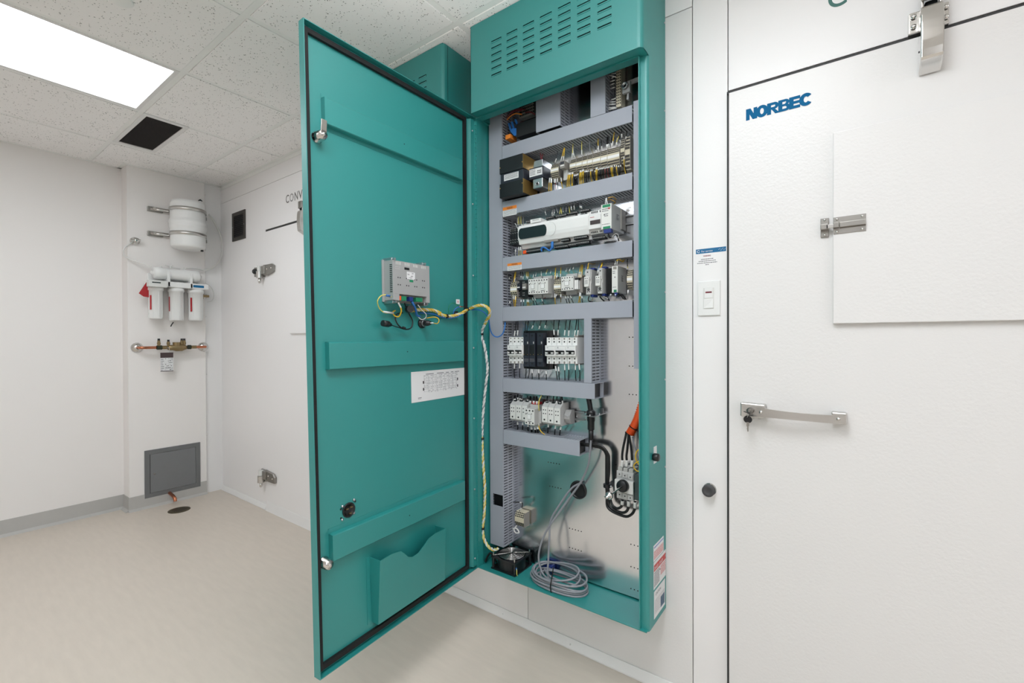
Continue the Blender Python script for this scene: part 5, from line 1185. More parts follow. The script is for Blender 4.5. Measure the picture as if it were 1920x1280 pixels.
for args in ((kc, 880, 410, 1060, 395, 1.475, .008), (kc, 900, 460, 1080, 435, 1.468, .008), (kc, 1085, 375, 1300, 345, 1.475, .008), (kc, 1160, 415, 1480, 365, 1.468, .009), (kd, 40, 430, 230, 400, 1.475, .008), (kd, 10, 490, 205, 462, 1.468, .009), (kd, 285, 380, 470, 350, 1.475, .008), (kd, 305, 440, 400, 425, 1.468, .008),
             (kc, 495, 1090, 790, 1030, 1.472, .013), (kc, 1060, 1000, 1310, 965, 1.472, .013), (kc, 1340, 960, 1493, 930, 1.472, .012), (kc, 1190, 860, 1345, 840, 1.466, .010), (kd, 165, 920, 430, 885, 1.466, .011), (kd, 60, 1045, 470, 995, 1.472, .013), (kd, 0, 1080, 50, 1070, 1.472, .013), (kc, 490, 490, 590, 470, 1.475, .008)):
    plugs(*args)
plugs(kc, 430, 1100, 492, 1085, 1.470, .013, ORG)
plugs(kc, 855, 890, 1130, 840, 1.464, .010, GREYP)
W(t, [tuple(px2(kc, 1010, 900, 1.462)), tuple(px2(kc, 1005, 1000, 1.455)), tuple(px2(kc, 960, 1060, 1.452)), tuple(px2(kc, 860, 1000, 1.452)), tuple(px2(kc, 800, 1020, 1.452)), tuple(px2(kc, 810, 1080, 1.456))], .0034, BLU, 'blue_cable', 6)
MB().tube([tuple(px2(kc, 1020, 890, 1.460)), tuple(px2(kc, 1015, 1030, 1.456))], .0055, 8, sub=1).build('blue_connector', BLU, t)
for x, y, m_, dx in ((895, 350, W_W, -10), (1020, 370, W_W, 15), (1045, 360, W_W, 10), (1065, 310, GWIRE, -10), (1130, 300, GWIRE, -20), (1165, 330, LYEL, 20), (1205, 330, LYEL, -20), (1240, 290, GWIRE, 0), (1300, 280, GWIRE, 0), (1370, 310, LYEL, -10), (1410, 250, W_W, -10), (1455, 240, W_W, 5)):
    bundle(t, kc, [(x, y, x + dx, y - 130, m_, m_ is not LYEL)], 1.474, 1.488)
for x, y in ((120, 350), (180, 350), (330, 330), (300, 320)): bundle(t, kd, [(x, y, x - 10, y - 130, GWIRE, 1)], 1.474, 1.488)
# wires and small relay stack at the controller's left
t = thing('relay_stack', tuple(px2(kc, 250, 800, YP)), 'stack of small black relay sockets left of the controller', 'relay')
a = px2(kc, 170, 960, 1.48); b_ = px2(kc, 340, 600, 1.48)
for i in range(4):
    x_ = lerp(a.x, b_.x, i / 4); MB().box(x_ + .0004, lerp(a.x, b_.x, (i + 1) / 4) - .0004, 1.48, YP - .004, a.z, b_.z).build('socket', BLACK, t, bev=.001)
dots(lins(a.x, b_.x, 4), [lerp(a.z, b_.z, f) for f in (.15, .3, .7, .85, .95)], 1.48, .0016, LGREY, t, 'screws')
a2 = px2(kc, 265, 560, 1.47); b2_ = px2(kc, 340, 500, 1.47)
for xx, m_ in ((325, BEIGE), (355, LYEL), (400, LYEL), (440, GREYP)): bundle(t, kc, [(xx, 560, xx - 5, 380, m_, xx < 440)], 1.474, 1.484)
bundle(t, kc, [(350, 990, 345, 1190, LYEL, 1), (385, 990, 400, 1190, LYEL, 1), (285, 1040, 290, 1200, W_W, 1), (340, 640, 275, 520, W_W, 1), (345, 660, 300, 500, BWIRE, 1)], 1.474, 1.484)
# expansion module
x0m = x1; TRm = px2(kd, 722, 360, yc); x1m = TRm.x
t = thing('expansion_module', ((x0m + x1m) / 2, YP, zb), 'white expansion module with a small dark display beside the controller', 'controller')
zt2 = px2(kd, 480, 378, yc).z; zb2 = px2(kd, 480, 855, yc + .01).z; zm1 = px2(kd, 480, 480, yc - .004).z; zm0 = px2(kd, 480, 745, yc - .004).z
MB().prism([(YP - .006, zb2), (yc + .012, zb2), (yc + .006, zm0 - .004), (yc - .004, zm0), (yc - .005, zm1), (yc + .006, zm1 + .006), (yc + .010, zt2), (YP - .006, zt2)], lambda a, b2, d: (d, a, b2), x0m + .0003, x1m).build('body', WHITE, t, bev=.001)
a = px2(kd, 497, 660, yc - .005); b_ = px2(kd, 697, 535, yc - .005); MB().box(a.x, b_.x, yc - .006, yc - .004, px2(kd, 497, 655, yc - .005).z, px2(kd, 497, 575, yc - .005).z).build('display', mat('module_display', (66, 58, 58), .25, noise=.05), t)
mb = MB()
for k_ in range(8):
    if k_ == 5: continue
    for zz in (zt2 - .006, zb2 + .006): mb.box(x0m + .006 + k_ * .0055, x0m + .0075 + k_ * .0055, yc + .004, yc + .012, zz - .003, zz + .003)
tag(mb.build('vent_slots', BLACK, t), kind='stuff'); printing(t, a.x, a.x + .016, zm1 - .010, zm1 - .005, yc - .0052, 1, 3, RED, 'red_print')
plugs(kd, 545, 925, 800, 890, 1.470, .012, par=t)
# power supply
def psu(kq, xl, ytl, ybl, xr, xback, lab, group, lines_, blue=True, red=False, seed=1):
    bk = atY(*kq(xback, (ytl + ybl) / 2), YP - .012)
    # depth from the visible right side face
    lo, hi_ = 1.36, 1.52
    for _ in range(40):
        m_ = (lo + hi_) / 2
        if atY(*kq(xr, (ytl + ybl) / 2), m_).x > bk.x: lo = m_
        else: hi_ = m_
    Yf = max(lo, 1.405)
    a = atY(*kq(xl, ytl), Yf); b2 = atY(*kq(xl, ybl), Yf); xr_ = atY(*kq(xr, (ytl + ybl) / 2), Yf).x
    t = thing('power_supply', ((a.x + xr_) / 2, YP, b2.z), lab, 'power supply', group); H_ = a.z - b2.z
    MB().box(a.x, xr_, Yf, YP - .010, b2.z, a.z).build('casing', LGREY, t, bev=.0012)
    MB().box(a.x + .001, xr_ - .001, Yf - .0008, Yf + .0002, b2.z + .002, a.z - .001).build('front', PALE, t)
    MB().box(a.x + .006, xr_ - .004, Yf - .002, Yf, a.z - .13 * H_, a.z - .03 * H_).build('output_plug', GREEN if blue and red else GREYP, t)
    MB().box(a.x + .008, xr_ - .004, Yf - .002, Yf, b2.z + .02 * H_, b2.z + .11 * H_).build('input_plug', GREEN, t)
    MB().box(a.x + .010, xr_ - .002, Yf - .001, Yf + .015, b2.z - .012, b2.z).build('blue_plug', DBLU, t)
    printing(t, a.x + .004, xr_ - .010, a.z - .32 * H_, a.z - .18 * H_, Yf - .0008, 2, seed)
    printing(t, a.x + .012, xr_ - .012, a.z - .52 * H_, a.z - .38 * H_, Yf - .0008, 2, seed + 1); printing(t, a.x + .004, xr_ - .006, b2.z + .17 * H_, b2.z + .22 * H_, Yf - .0008, 1, seed + 2)
    if red: MB().prism([(xr_ - .014, a.z - .17 * H_), (xr_ - .003, a.z - .16 * H_), (xr_ - .008, a.z - .24 * H_)][::-1], lambda p_, q_, d: (p_, d, q_), Yf - .0014, Yf - .0006).build('red_mark', RED, t)
    dots([a.x + .012], [a.z - .42 * H_], Yf - .0008, .002, DINK, t, 'indicator')
    mb = MB(); rn = random.Random(seed)
    for i in range(5): mb.box(xr_, xr_ + .0004, lerp(Yf, YP, .35), lerp(Yf, YP, .35) + rn.uniform(.01, .02), b2.z + (.45 + i * .05) * H_, b2.z + (.47 + i * .05) * H_)
    mb.build('side_print', INK, t)
    return t, a.x, xr_, b2.z, a.z, Yf
t, xa, xb, z0_, z1_, Yf = psu(kd, 714, 257, 760, 925, 1172, 'boxy white power supply with green plugs at the right end of the controller row', 'power supplies', None, red=True, seed=40)
bundle(t, kd, [(800, 240, 815, 120, W_W, 1), (840, 235, 825, 120, W_W, 1)], Yf + .008, Yf + .02)
for pts, m_ in (([(830, 160), (900, 150), (1000, 200), (960, 240)], BRASS), ([(850, 120), (960, 100), (1020, 160)], BRASS), ([(815, 800), (810, 860), (840, 900)], LGREY), ([(850, 790), (870, 880), (900, 910), (1000, 850), (1040, 880), (1070, 980)], BWIRE), ([(930, 900), (990, 840), (1050, 850), (1060, 920)], W_W)):
    W(t, [tuple(atY(*kd(x, y), 1.44 + .01 * i)) for i, (x, y) in enumerate(pts)], .002, m_)
c = atY(*kd(1140, 560), 1.50)
o = MB().box(c.x - .008, c.x + .004, 1.485, YP - .004, c.z - .036, c.z + .036).build('end_clamp', GREYP, None, bev=.003); tag(o, 'small grey end clamp on the rail beside the large white power supply', 'clamp')

# --- row 3: contactors, relays, solid state relays
k5 = kx(12.8, 940, 490); k6 = kx(10.664, 1060, 480)
def quick(name, k, xl, yt_, xr, yb_, Yf, mats, lab, cat, group=None, bev=.001, back=None):
    c0 = k(xl, yt_); x0, x1, zb, zt = fr(c0, (k(xr, 0)[0], k(0, yb_)[1]), Yf); t = thing(name, ((x0 + x1) / 2, YP, zb), lab, cat, group)
    MB().box(x0, x1, Yf, (back or YP - .006), zb, zt).build('body', mats, t, bev=bev); return t, x0, x1, zb, zt
t, *_ = tier_block('terminal_block', k5(210, 480), (k5(370, 0)[0], k5(0, 870)[1]), 1.462, 3, 'beige terminal block at the left end of the contactor row', None)
bundle(t, k5, [(320, 490, 350, 250, YEL, 1), (300, 500, 330, 255, YEL, 0), (200, 420, 175, 330, BWIRE, 1), (280, 800, 315, 1110, YEL, 1), (330, 820, 345, 1110, YEL, 1), (350, 840, 330, 1110, YEL, 0), (205, 960, 225, 1090, BWIRE, 1)], 1.468, 1.482)
t, x0, x1, zb, zt = quick('relay_socket', k5, 378, 450, 500, 860, 1.476, BLACK, 'narrow black relay socket, left of two beside the paired contactors', 'relay', 'black relay sockets')
for i in range(2):
    if i: t, x0, x1, zb, zt = quick('relay_socket', k5, 502, 450, 640, 860, 1.476, BLACK, 'narrow black relay socket, right of two beside the paired contactors', 'relay', 'black relay sockets')
    H_ = zt - zb
    MB().box(x0 + .008, x1 - .002, 1.464, 1.48, zb + .42 * H_, zb + .78 * H_).build('relay', GREYP if i else NAVY, t, bev=.001); MB().box(x0 + .009, x1 - .003, 1.4634, 1.464, zb + .52 * H_, zb + .58 * H_).build('stripe', WHITE, t)
    dots([x0 + .004, x0 + .010], [zb + f * H_ for f in (.12, .25, .88)], 1.476, .0017, LGREY, t, 'screws')
    bundle(t, k5, [(470 if not i else 610, 400, 465 if not i else 600, 250, BWIRE if not i else LYEL, 1), (520 if not i else 630, 420, 510 if not i else 640, 250, BWIRE if not i else YEL, 1), (475 if not i else 620, 920, 470 if not i else 625, 1080, BWIRE if not i else YEL, 1), (535 if not i else 655, 920, 530 if not i else 660, 1080, BWIRE if not i else YEL, 1)], 1.474, 1.484)
def contactor(k, xl, yt_, xr, yb_, lab, group, n=4, Yf=1.452, seed=1, prints=True):
    c0 = k(xl, yt_); x0, x1, zb, zt = fr(c0, (k(xr, 0)[0], k(0, yb_)[1]), Yf); H_ = zt - zb; W0 = x1 - x0
    t = thing('contactor', ((x0 + x1) / 2, YP, zb), lab, 'contactor', group)
    MB().box(x0, x1 - .0004, Yf, Yf + .030, zb, zt).box(x0 + .0003, x1 - .0007, Yf + .030, YP - .010, zb + .01, zt - .01).box(x0 + .002, x1 - .002, Yf + .031, YP - .0102, zt - .0101, zt + .012).box(x0 + .002, x1 - .002, Yf + .031, YP - .0102, zb - .012, zb + .0101).build('body', LGREY, t, bev=.001)
    MB().box(x0 + .0006, x1 - .001, Yf - .0008, Yf, zb + .001, zt - .001).build('front_plate', PALE, t)
    dots(lins(x0, x1, n), [zb + .12 * H_, zb + .88 * H_], Yf - .0008, W0 / n * .23, BLACK, t)
    MB().box(x0 + .30 * W0, x0 + .62 * W0, Yf - .0022, Yf - .0006, zb + .36 * H_, zb + .64 * H_).build('armature_slot', WHITE, t, bev=.0004)
    mb = MB()
    for (a_, b2_, c_, d_) in ((.30, .62, .64, .655), (.30, .62, .34, .355), (.28, .3, .35, .65), (.62, .64, .35, .65), (.2, .27, .68, .74), (.66, .74, .66, .72), (.3, .7, .2, .235), (.08, .16, .62, .70)): mb.box(x0 + a_ * W0, x0 + b2_ * W0, Yf - .0012, Yf - .0007, zb + c_ * H_, zb + d_ * H_)
    mb.build('print', DINK, t)
    return t, x0, x1, zb, zt
t, *_ = contactor(k5, 650, 430, 878, 795, 'white contactor, left of the joined pair in the row under the controller', 'white contactors', seed=1)
bundle(t, k5, [(755, 390, 770, 300, W_W, 1), (820, 350, 840, 270, W_W, 1), (690, 860, 640, 1000, NAVY, 0), (745, 870, 790, 1060, BWIRE, 1), (800, 870, 860, 1060, BWIRE, 1)], 1.478, 1.49)
t, *_ = contactor(k5, 880, 412, 1125, 785, 'white contactor, right of the joined pair in the row under the controller', 'white contactors', seed=2)
bundle(t, k5, [(960, 350, 955, 240, W_W, 1), (1070, 310, 1110, 190, LYEL, 1), (1175, 290, 1185, 220, W_W, 1), (970, 900, 1035, 1060, BWIRE, 1), (1060, 870, 1000, 900, BURG, 0)], 1.478, 1.49)
t, *_ = tier_block('terminal_block', k5(1255, 420), (k5(1430, 0)[0], k5(0, 800)[1]), 1.462, 4, 'beige terminal block between the joined contactors and the single contactor', None)
bundle(t, k5, [(1270, 430, 1300, 150, YEL, 1), (1290, 420, 1310, 150, YEL, 0), (1330, 400, 1280, 280, W_W, 1), (1340, 380, 1335, 280, W_W, 1), (1415, 380, 1430, 140, YEL, 1), (1290, 780, 1300, 1040, YEL, 1), (1330, 790, 1310, 900, W_W, 1), (1430, 790, 1430, 980, BRASS, 1)], 1.468, 1.482)
t, x0, x1, zb, zt = contactor(k5, 1437, 365, 1735, 710, 'single white contactor with a red mark in the row under the controller', 'white contactors', n=5, seed=3)
bundle(t, k6, [(10, 310, 30, 240, W_W, 1), (80, 300, 105, 220, W_W, 1), (150, 260, 165, 190, W_W, 1), (0, 800, 35, 940, BWIRE, 1), (50, 790, 90, 940, BWIRE, 1), (100, 790, 160, 940, BWIRE, 1)], 1.478, 1.49)
# fused terminals
t, x0, x1, zb, zt = quick('fuse_holder', k6, 222, 400, 345, 740, 1.475, GREYP, 'narrow grey fuse holder with two white fuse levers', 'fuse holder')
H_ = zt - zb
for i in range(2): MB().box(x0 + .001 + i * .0075, x0 + .0075 + i * .0075, 1.458, 1.476, zb + .20 * H_, zb + .74 * H_).build('fuse_lever', WHITE, t, bev=.0008)
MB().box(x0 + .001, x0 + .016, 1.462, 1.476, zb + .74 * H_, zb + .86 * H_).build('cap', BLACK, t); MB().box(x0 + .010, x1, 1.468, 1.49, zb + .88 * H_, zt + .004).build('top_clamp', BEIGE, t, bev=.001)
bundle(t, k6, [(270, 390, 320, 170, YEL, 1), (310, 390, 340, 170, YEL, 1), (330, 380, 345, 180, YEL, 0), (290, 730, 265, 930, YEL, 1), (310, 740, 295, 930, YEL, 1), (330, 800, 345, 930, BWIRE, 1)], 1.476, 1.486)
# solid state relays
def ssr(pp, lab):
    (lx0, ly0, lx1, ly1), (ux0, uy0, ux1), (dx0, dx1, dy1), sx = pp; Yf = 1.432
    x0, x1, zb, zt = fr(k6(lx0, ly0), (k6(lx1, 0)[0], k6(0, ly1)[1]), Yf)
    t = thing('solid_state_relay', ((x0 + x1) / 2, YP, zb), lab, 'relay', 'solid state relays')
    o = MB().box(x0, x1, Yf, Yf + .02, zb, zt).build('label_block', PALE, t, bev=.001); printing(o, x0 + .003, x1 - .003, zb + .008, zt - .012, Yf, 5, int(lx0)); dots([lerp(x0, x1, .28), lerp(x0, x1, .7)], [zt - .006], Yf, .0018, BLACK, t)
    u0, u1, ub, ut = fr(k6(ux0, uy0), (k6(ux1, 0)[0], k6(0, ly0 + 10)[1]), Yf + .008)
    d0, d1, db, dt = fr(k6(dx0, ly1 - 10), (k6(dx1, 0)[0], k6(0, dy1)[1]), Yf + .008)
    MB().box(u0, u1, Yf + .008, YP - .03, ub - .01, ut).box(d0, d1, Yf + .008, YP - .03, db, dt + .01).box(min(u0, d0) + .0006, max(u1, d1) + .0004, Yf + .012, YP - .0304, db + .0004, ut - .0004).build('body', LGREY, t, bev=.001)
    dots([lerp(d0, d1, .3), lerp(d0, d1, .72)], [db + .009], Yf + .008, .0022, BLACK, t); dots([lerp(d0, d1, .5)], [dt - .012], Yf + .008, .0055, mat('knob_grey', (70, 70, 72), .4, noise=.03), t, 'dial', 14); dots([lerp(u0, u1, .45)], [ut - .010], Yf + .008, .0026, BLACK, t, 'screw_hole')
    xs = atY(*k6(sx, 500), YP - .03).x
    MB().box(u0 + .004, max(u1, d1) - .0006, YP - .0298, YP - .005, db + .002, ut + .002).build('heat_sink', BLACK, t, bev=.001)
    MB().box(u1 - .012, u1 + .004, Yf + .03, YP - .04, ut, ut + .007).build('blue_plug', DBLU, t, bev=.001); MB().box(d0 + .010, d1 + .004, Yf + .02, YP - .04, db - .008, db).build('blue_plug', DBLU, t, bev=.001)
    mb = MB(); rn = random.Random(int(lx0))
    for i in range(6): y_ = Yf + .02 + rn.uniform(0, .012); mb.box(max(u1, d1), max(u1, d1) + .0003, y_, y_ + .018, lerp(db, ut, .35 + i * .07), lerp(db, ut, .37 + i * .07))
    mb.build('side_print', INK, t)
    return t
t = ssr(((372, 415, 465, 615), (400, 268, 500), (418, 510, 768), 580), 'white solid state relay, left of the two in the row under the controller')
bundle(t, k6, [(395, 380, 415, 160, BLU2, 1), (440, 280, 455, 150, YEL, 0), (450, 260, 470, 150, YEL, 0)], 1.45, 1.48)
W(t, [tuple(atY(*k6(x, y), Y)) for x, y, Y in ((450, 200, 1.45), (470, 140, 1.455), (540, 160, 1.465), (600, 150, 1.48))], .0014, BRASS)
W(t, [tuple(atY(*k6(x, y), Y)) for x, y, Y in ((480, 790, 1.46), (460, 860, 1.462), (480, 905, 1.465), (540, 910, 1.48))], .002, BWIRE); bundle(t, k6, [(515, 820, 515, 930, W_W, 1)], 1.462, 1.48)
t = ssr(((598, 395, 695, 595), (668, 238, 735), (645, 738, 750), 820), 'white solid state relay, right of the two, beside the black heat sink')
bundle(t, k6, [(640, 350, 690, 160, BLU2, 1), (700, 240, 730, 130, YEL, 0), (710, 240, 745, 130, YEL, 0)], 1.45, 1.48)
for pts in ([(690, 810), (720, 850), (780, 900)], [(790, 800), (850, 840), (880, 890)]): W(t, [tuple(atY(*k6(x, y), 1.46 + .01 * i)) for i, (x, y) in enumerate(pts)], .0022, BWIRE)
W(t, [tuple(atY(*k6(x, y), 1.458 + .006 * i)) for i, (x, y) in enumerate([(760, 790), (810, 820), (850, 850)])], .0026, WWIRE)
t, x0, x1, zb, zt = quick('heat_sink', k6, 825, 245, 925, 760, 1.462, BLACK, 'black finned heat sink between the relay and the narrow power supply', 'heat sink')
mb = MB()
for i in range(5): x_ = lerp(x0, x1, (i + .3) / 5); mb.box(x_, x_ + .002, 1.456, 1.462, zb + .002, zt - .002)
mb.build('fins', BLACK, t); screws(t, [(lerp(x0, x1, f), 1.475, zt + .002) for f in (.2, .5, .8)], (0, -1, 0), .003); screws(t, [(lerp(x0, x1, .85), 1.462, zb - .004)], (0, -1, 0), .005)
t, xa, xb, z0_, z1_, Yf = psu(k6, 927, 203, 735, 1050, 1218, 'narrow white power supply right of the black heat sink', 'power supplies', None, seed=50)
bundle(t, k6, [(990, 180, 1000, 90, W_W, 1), (1030, 170, 1050, 70, W_W, 1)], Yf + .01, Yf + .03)
for pts, m_ in (([(1030, 90), (1080, 70), (1140, 110), (1170, 90)], YEL), ([(1060, 65), (1120, 100), (1180, 70)], BRASS), ([(1030, 790), (1080, 760), (1150, 790), (1190, 870)], BWIRE), ([(1050, 810), (1110, 790), (1160, 860)], BWIRE), ([(1040, 800), (1140, 770), (1220, 870)], BWIRE), ([(1000, 770), (1005, 820)], W_W)):
    W(t, [tuple(atY(*k6(x, y), 1.44 + .012 * i)) for i, (x, y) in enumerate(pts)], .002, m_)
t, *_ = tier_block('terminal_block', k6(1225, 270), (k6(1345, 0)[0], k6(0, 660)[1]), 1.47, 4, 'beige terminal block at the right end of the contactor row', None)
bundle(t, k6, [(1245, 230, 1245, 60, BWIRE, 0), (1250, 240, 1250, 180, LYEL, 0), (1250, 680, 1240, 860, W_W, 1), (1265, 680, 1250, 860, W_W, 1)], 1.476, 1.49)

# --- row 4: circuit breakers and black fuse blocks
k7 = kx(9.847, 940, 595)
def breaker(xl, xr, lab, group, poles=2, dy=0, Yf=1.452):
    # stepped body: nose, upper and lower terminals
    x0, x1, zb, zt = fr(k7(xl, 506 + dy), (k7(xr, 0)[0], k7(0, 702 + dy)[1]), Yf)
    U = fr(k7(xl + 38, 362 + dy), (k7(xr + 20, 0)[0], k7(0, 506)[1]), Yf + .012); L = fr(k7(xl + 38, 706 + dy), (k7(xr + 20, 0)[0], k7(0, 845 + dy * .8)[1]), Yf + .012)
    t = thing('circuit_breaker', ((x0 + x1) / 2, YP, L[2]), lab, 'circuit breaker', group)
    MB().prism([(YP - .008, L[2]), (Yf + .012, L[2]), (Yf + .012, zb), (Yf, zb), (Yf, zt), (Yf + .012, zt), (Yf + .012, U[3]), (YP - .008, U[3])], lambda a, b2, d: (d, a, b2), x0 + .0004, x1 - .0004).build('body', WHITE, t, bev=.0008)
    H_ = zt - zb; xs = lins(x0, x1, poles)
    MB().box(x0 + .004, x1 - .004, Yf - .0004, Yf + .001, lerp(zb, zt, .16), lerp(zb, zt, .50)).build('toggle_recess', BLACK, t)
    for x in xs: MB().box(x - .004, x + .004, Yf - .007, Yf, lerp(zb, zt, .22), lerp(zb, zt, .36)).build('toggle', WHITE, t, bev=.0008)
    MB().box(x0 + .006, x1 - .006, Yf - .009, Yf - .002, lerp(zb, zt, .40), lerp(zb, zt, .52)).build('tie_bar', BLACK, t, bev=.0008)
    dots(xs, [lerp(U[2], U[3], .42), lerp(L[2], L[3], .68)], Yf + .0119, .0030, BLACK, t)
    MB().box(x0 + .003, x1 - .003, Yf - .0004, Yf, lerp(zb, zt, .93), lerp(zb, zt, .945)).build('print_line', INK, t); printing(t, x0 + .008, x0 + .014, lerp(zb, zt, .7), lerp(zb, zt, .84), Yf, 2, int(xl)); 
    mb = MB()
    for x in xs: mb.box(x - .0035, x + .0035, Yf + .0112, Yf + .013, L[2] + .0005, L[2] + .009).box(x - .003, x + .003, Yf + .0112, Yf + .013, U[3] - .008, U[3] - .002)
    mb.build('clamps', GREYP, t); MB().box((x0 + x1) / 2 - .0004, (x0 + x1) / 2 + .0004, Yf + .0116, Yf + .0125, L[2], U[3]).build('pole_gap', INK, t)
    return t
G = 'two pole white circuit breakers'
B1 = breaker(108, 250, 'two pole white circuit breaker at the far left of the breaker row', G)
B2 = breaker(252, 388, 'two pole white circuit breaker just left of the black fuse blocks', G)
B3 = breaker(805, 992, 'two pole white circuit breaker just right of the black fuse blocks', G, dy=8)
B4 = breaker(994, 1182, 'two pole white circuit breaker in the middle of the right hand trio', G, dy=8)
B5 = breaker(1184, 1372, 'two pole white circuit breaker at the right end of the breaker row', G, dy=8)
bundle(B1, k7, [(240, 340, 275, 70, BWIRE, 1), (245, 855, 245, 1110, BWIRE, 1)], 1.474, 1.488, .0019); bundle(B2, k7, [(298, 330, 305, 70, BWIRE, 1), (340, 845, 340, 1110, BWIRE, 1)], 1.474, 1.488, .0019)
bundle(B3, k7, [(975, 320, 975, 50, BWIRE, 1), (1045, 325, 1070, 50, BWIRE, 1), (1000, 900, 1035, 1150, BWIRE, 1), (1055, 910, 1070, 1150, BWIRE, 1)], 1.474, 1.488, .0019)
bundle(B4, k7, [(1165, 330, 1200, 50, BWIRE, 1), (1240, 340, 1275, 50, BWIRE, 1), (1170, 870, 1175, 1160, BWIRE, 1), (1240, 860, 1240, 1160, BWIRE, 1)], 1.474, 1.488, .0019)
bundle(B5, k7, [(1350, 345, 1395, 30, BWIRE, 1), (1405, 345, 1425, 30, BWIRE, 1), (1370, 860, 1380, 1170, BWIRE, 1), (1435, 860, 1450, 1170, BWIRE, 1)], 1.474, 1.488, .0019)
c = atY(*k7(1440, 600), 1.49)
o = MB().box(c.x - .014, c.x + .002, 1.475, YP - .005, c.z - .055, c.z + .055).box(c.x - .012, c.x - .002, 1.466, 1.476, c.z - .02, c.z + .02).build('end_clamp', GREYP, None, bev=.003); tag(o, 'grey end clamp right of the last white circuit breaker', 'clamp')
a = atY(*k7(410, 245), 1.492); b_ = atY(*k7(880, 965), 1.492)
o = MB().box(a.x, b_.x, 1.490, YP - .003, b_.z, a.z).build('fuse_carrier', BLACK, None, bev=.004); tag(o, 'black carrier plate behind the dark fuse blocks', 'carrier')
fw3 = ['left', 'middle', 'right']
for i, (xl, xr) in enumerate(((402, 512), (514, 622), (655, 770))):
    x0, x1, zb, zt = fr(k7(xl, 288), (k7(xr, 0)[0], k7(0, 905)[1]), 1.462); H_ = zt - zb
    t = thing('fuse_block', ((x0 + x1) / 2, YP, zb), 'dark slate fuse block between the breakers, %s of three' % fw3[i], 'fuse block', 'dark fuse blocks')
    MB().box(x0 + .0005, x1 - .0005, 1.462, YP - .006, zb, zt).build('body', NAVY, t, bev=.001)
    MB().box(x0 + .0015, x1 - .004, 1.4615, 1.464, lerp(zb, zt, .33), lerp(zb, zt, .65)).build('fuse_drawer', BLACK, t, bev=.0006)
    MB().box(x1 - .0085, x1 - .0045, 1.461, 1.463, lerp(zb, zt, .68), lerp(zb, zt, .745)).build('window', LGREY, t)
    dots([x0 + .006, x1 - .007], [lerp(zb, zt, .36)], 1.461, .0013, BRASS, t, 'indicators'); dots([(x0 + x1) / 2], [zb + .012, zt - .010], 1.462, .0042, BLACK, t); printing(t, x0 + .003, x1 - .003, lerp(zb, zt, .14), lerp(zb, zt, .24), 1.462, 3, 60 + i)
    bundle(t, k7, [((565, 695, 805)[i], (200, 210, 190)[i], (610, 735, 840)[i], 50, BWIRE, 1), ((570, 690, 825)[i], (960, 960, 990)[i], (570, 695, 830)[i], 1150, BWIRE, 1)] + ([(465, 290, 500, 60, BWIRE, 0), (460, 920, 450, 1120, BWIRE, 0), (520, 950, 495, 1120, BWIRE, 0), (440, 290, 455, 70, BWIRE, 0)] if i == 0 else []), 1.478, 1.49, .0019)

# --- row 5: distribution blocks and small contactor
k8 = kx(9.847, 940, 730)
def dblock(xl, xr, ytl, ybl, lab, marks_, Yf=1.455):
    x0, x1, zb, zt = fr(k8(xl, ytl), (k8(xr, 0)[0], k8(0, ybl)[1]), Yf); H_ = zt - zb; W0 = x1 - x0
    t = thing('distribution_block', ((x0 + x1) / 2, YP, zb), lab, 'terminal', 'light grey distribution blocks')
    MB().prism([(YP - .008, zb - .004), (Yf + .010, zb - .004), (Yf, zb + .004), (Yf, zt), (Yf + .022, zt + .016), (YP - .008, zt + .016)], lambda a, b2, d: (d, a, b2), x0 + .0004, x1 - .0004).build('body', LGREY, t, bev=.0008)
    MB().box(x0 + .001, x1 - .0014, Yf - .0006, Yf, zb + .005, zt - .001).build('front_plate', PALE, t)
    dots([x0 + .30 * W0, x0 + .66 * W0], [zb + .58 * H_, zb + .80 * H_], Yf - .0006, .0024, BLACK, t); dots([x0 + .45 * W0], [zb + .22 * H_], Yf - .0006, .0036, BLACK, t, 'main_screw', 10)
    MB().box(x0 + .25 * W0, x1 - .25 * W0, Yf + .016, Yf + .028, zt + .010, zt + .0165).build('cable_entry', BLACK, t)
    bundle(t, k8, marks_, 1.478, 1.488, .0024)
    return t
names = ['first', 'second', 'third']
dblock(160, 264, 275, 555, 'light grey distribution block at the left end of the lowest device row', [(232, 210, 240, 110, BWIRE, 1), (258, 200, 260, 110, BWIRE, 1), (300, 600, 300, 740, BWIRE, 1)])
dblock(266, 374, 280, 570, 'light grey distribution block second from the left in the lowest row', [(305, 180, 305, 90, BWIRE, 1), (345, 190, 345, 100, BWIRE, 1), (395, 610, 390, 740, BWIRE, 1)])
dblock(376, 480, 290, 590, 'light grey distribution block partly behind the small contactor', [(380, 200, 380, 110, BWIRE, 1), (485, 220, 485, 120, BWIRE, 1), (495, 650, 495, 760, BWIRE, 1)])
t, x0, x1, zb, zt = contactor(k8, 436, 345, 612, 640, 'small white contactor with red wire ends in the lowest device row', None, n=3, Yf=1.44, seed=7)
MB().box(x0 + .008, x1 - .002, 1.475, 1.50, zt + .012, zt + .022).build('red_ends', RED, t, bev=.001)
bundle(t, k8, [(535, 250, 535, 130, BWIRE, 1), (600, 250, 603, 130, BWIRE, 1), (655, 260, 652, 130, BWIRE, 1), (555, 700, 560, 810, BWIRE, 1), (620, 700, 630, 820, BWIRE, 1), (670, 690, 675, 810, BWIRE, 1)], 1.476, 1.486, .0036)
t, x0, x1, zb, zt = quick('auxiliary_contact', k8, 650, 395, 735, 615, 1.47, LGREY, 'narrow white auxiliary contact with a yellow wire in the lowest row', 'contact')
dots([lerp(x0, x1, .25)], [lerp(zb, zt, .2), lerp(zb, zt, .75)], 1.47, .0024, BLACK, t)
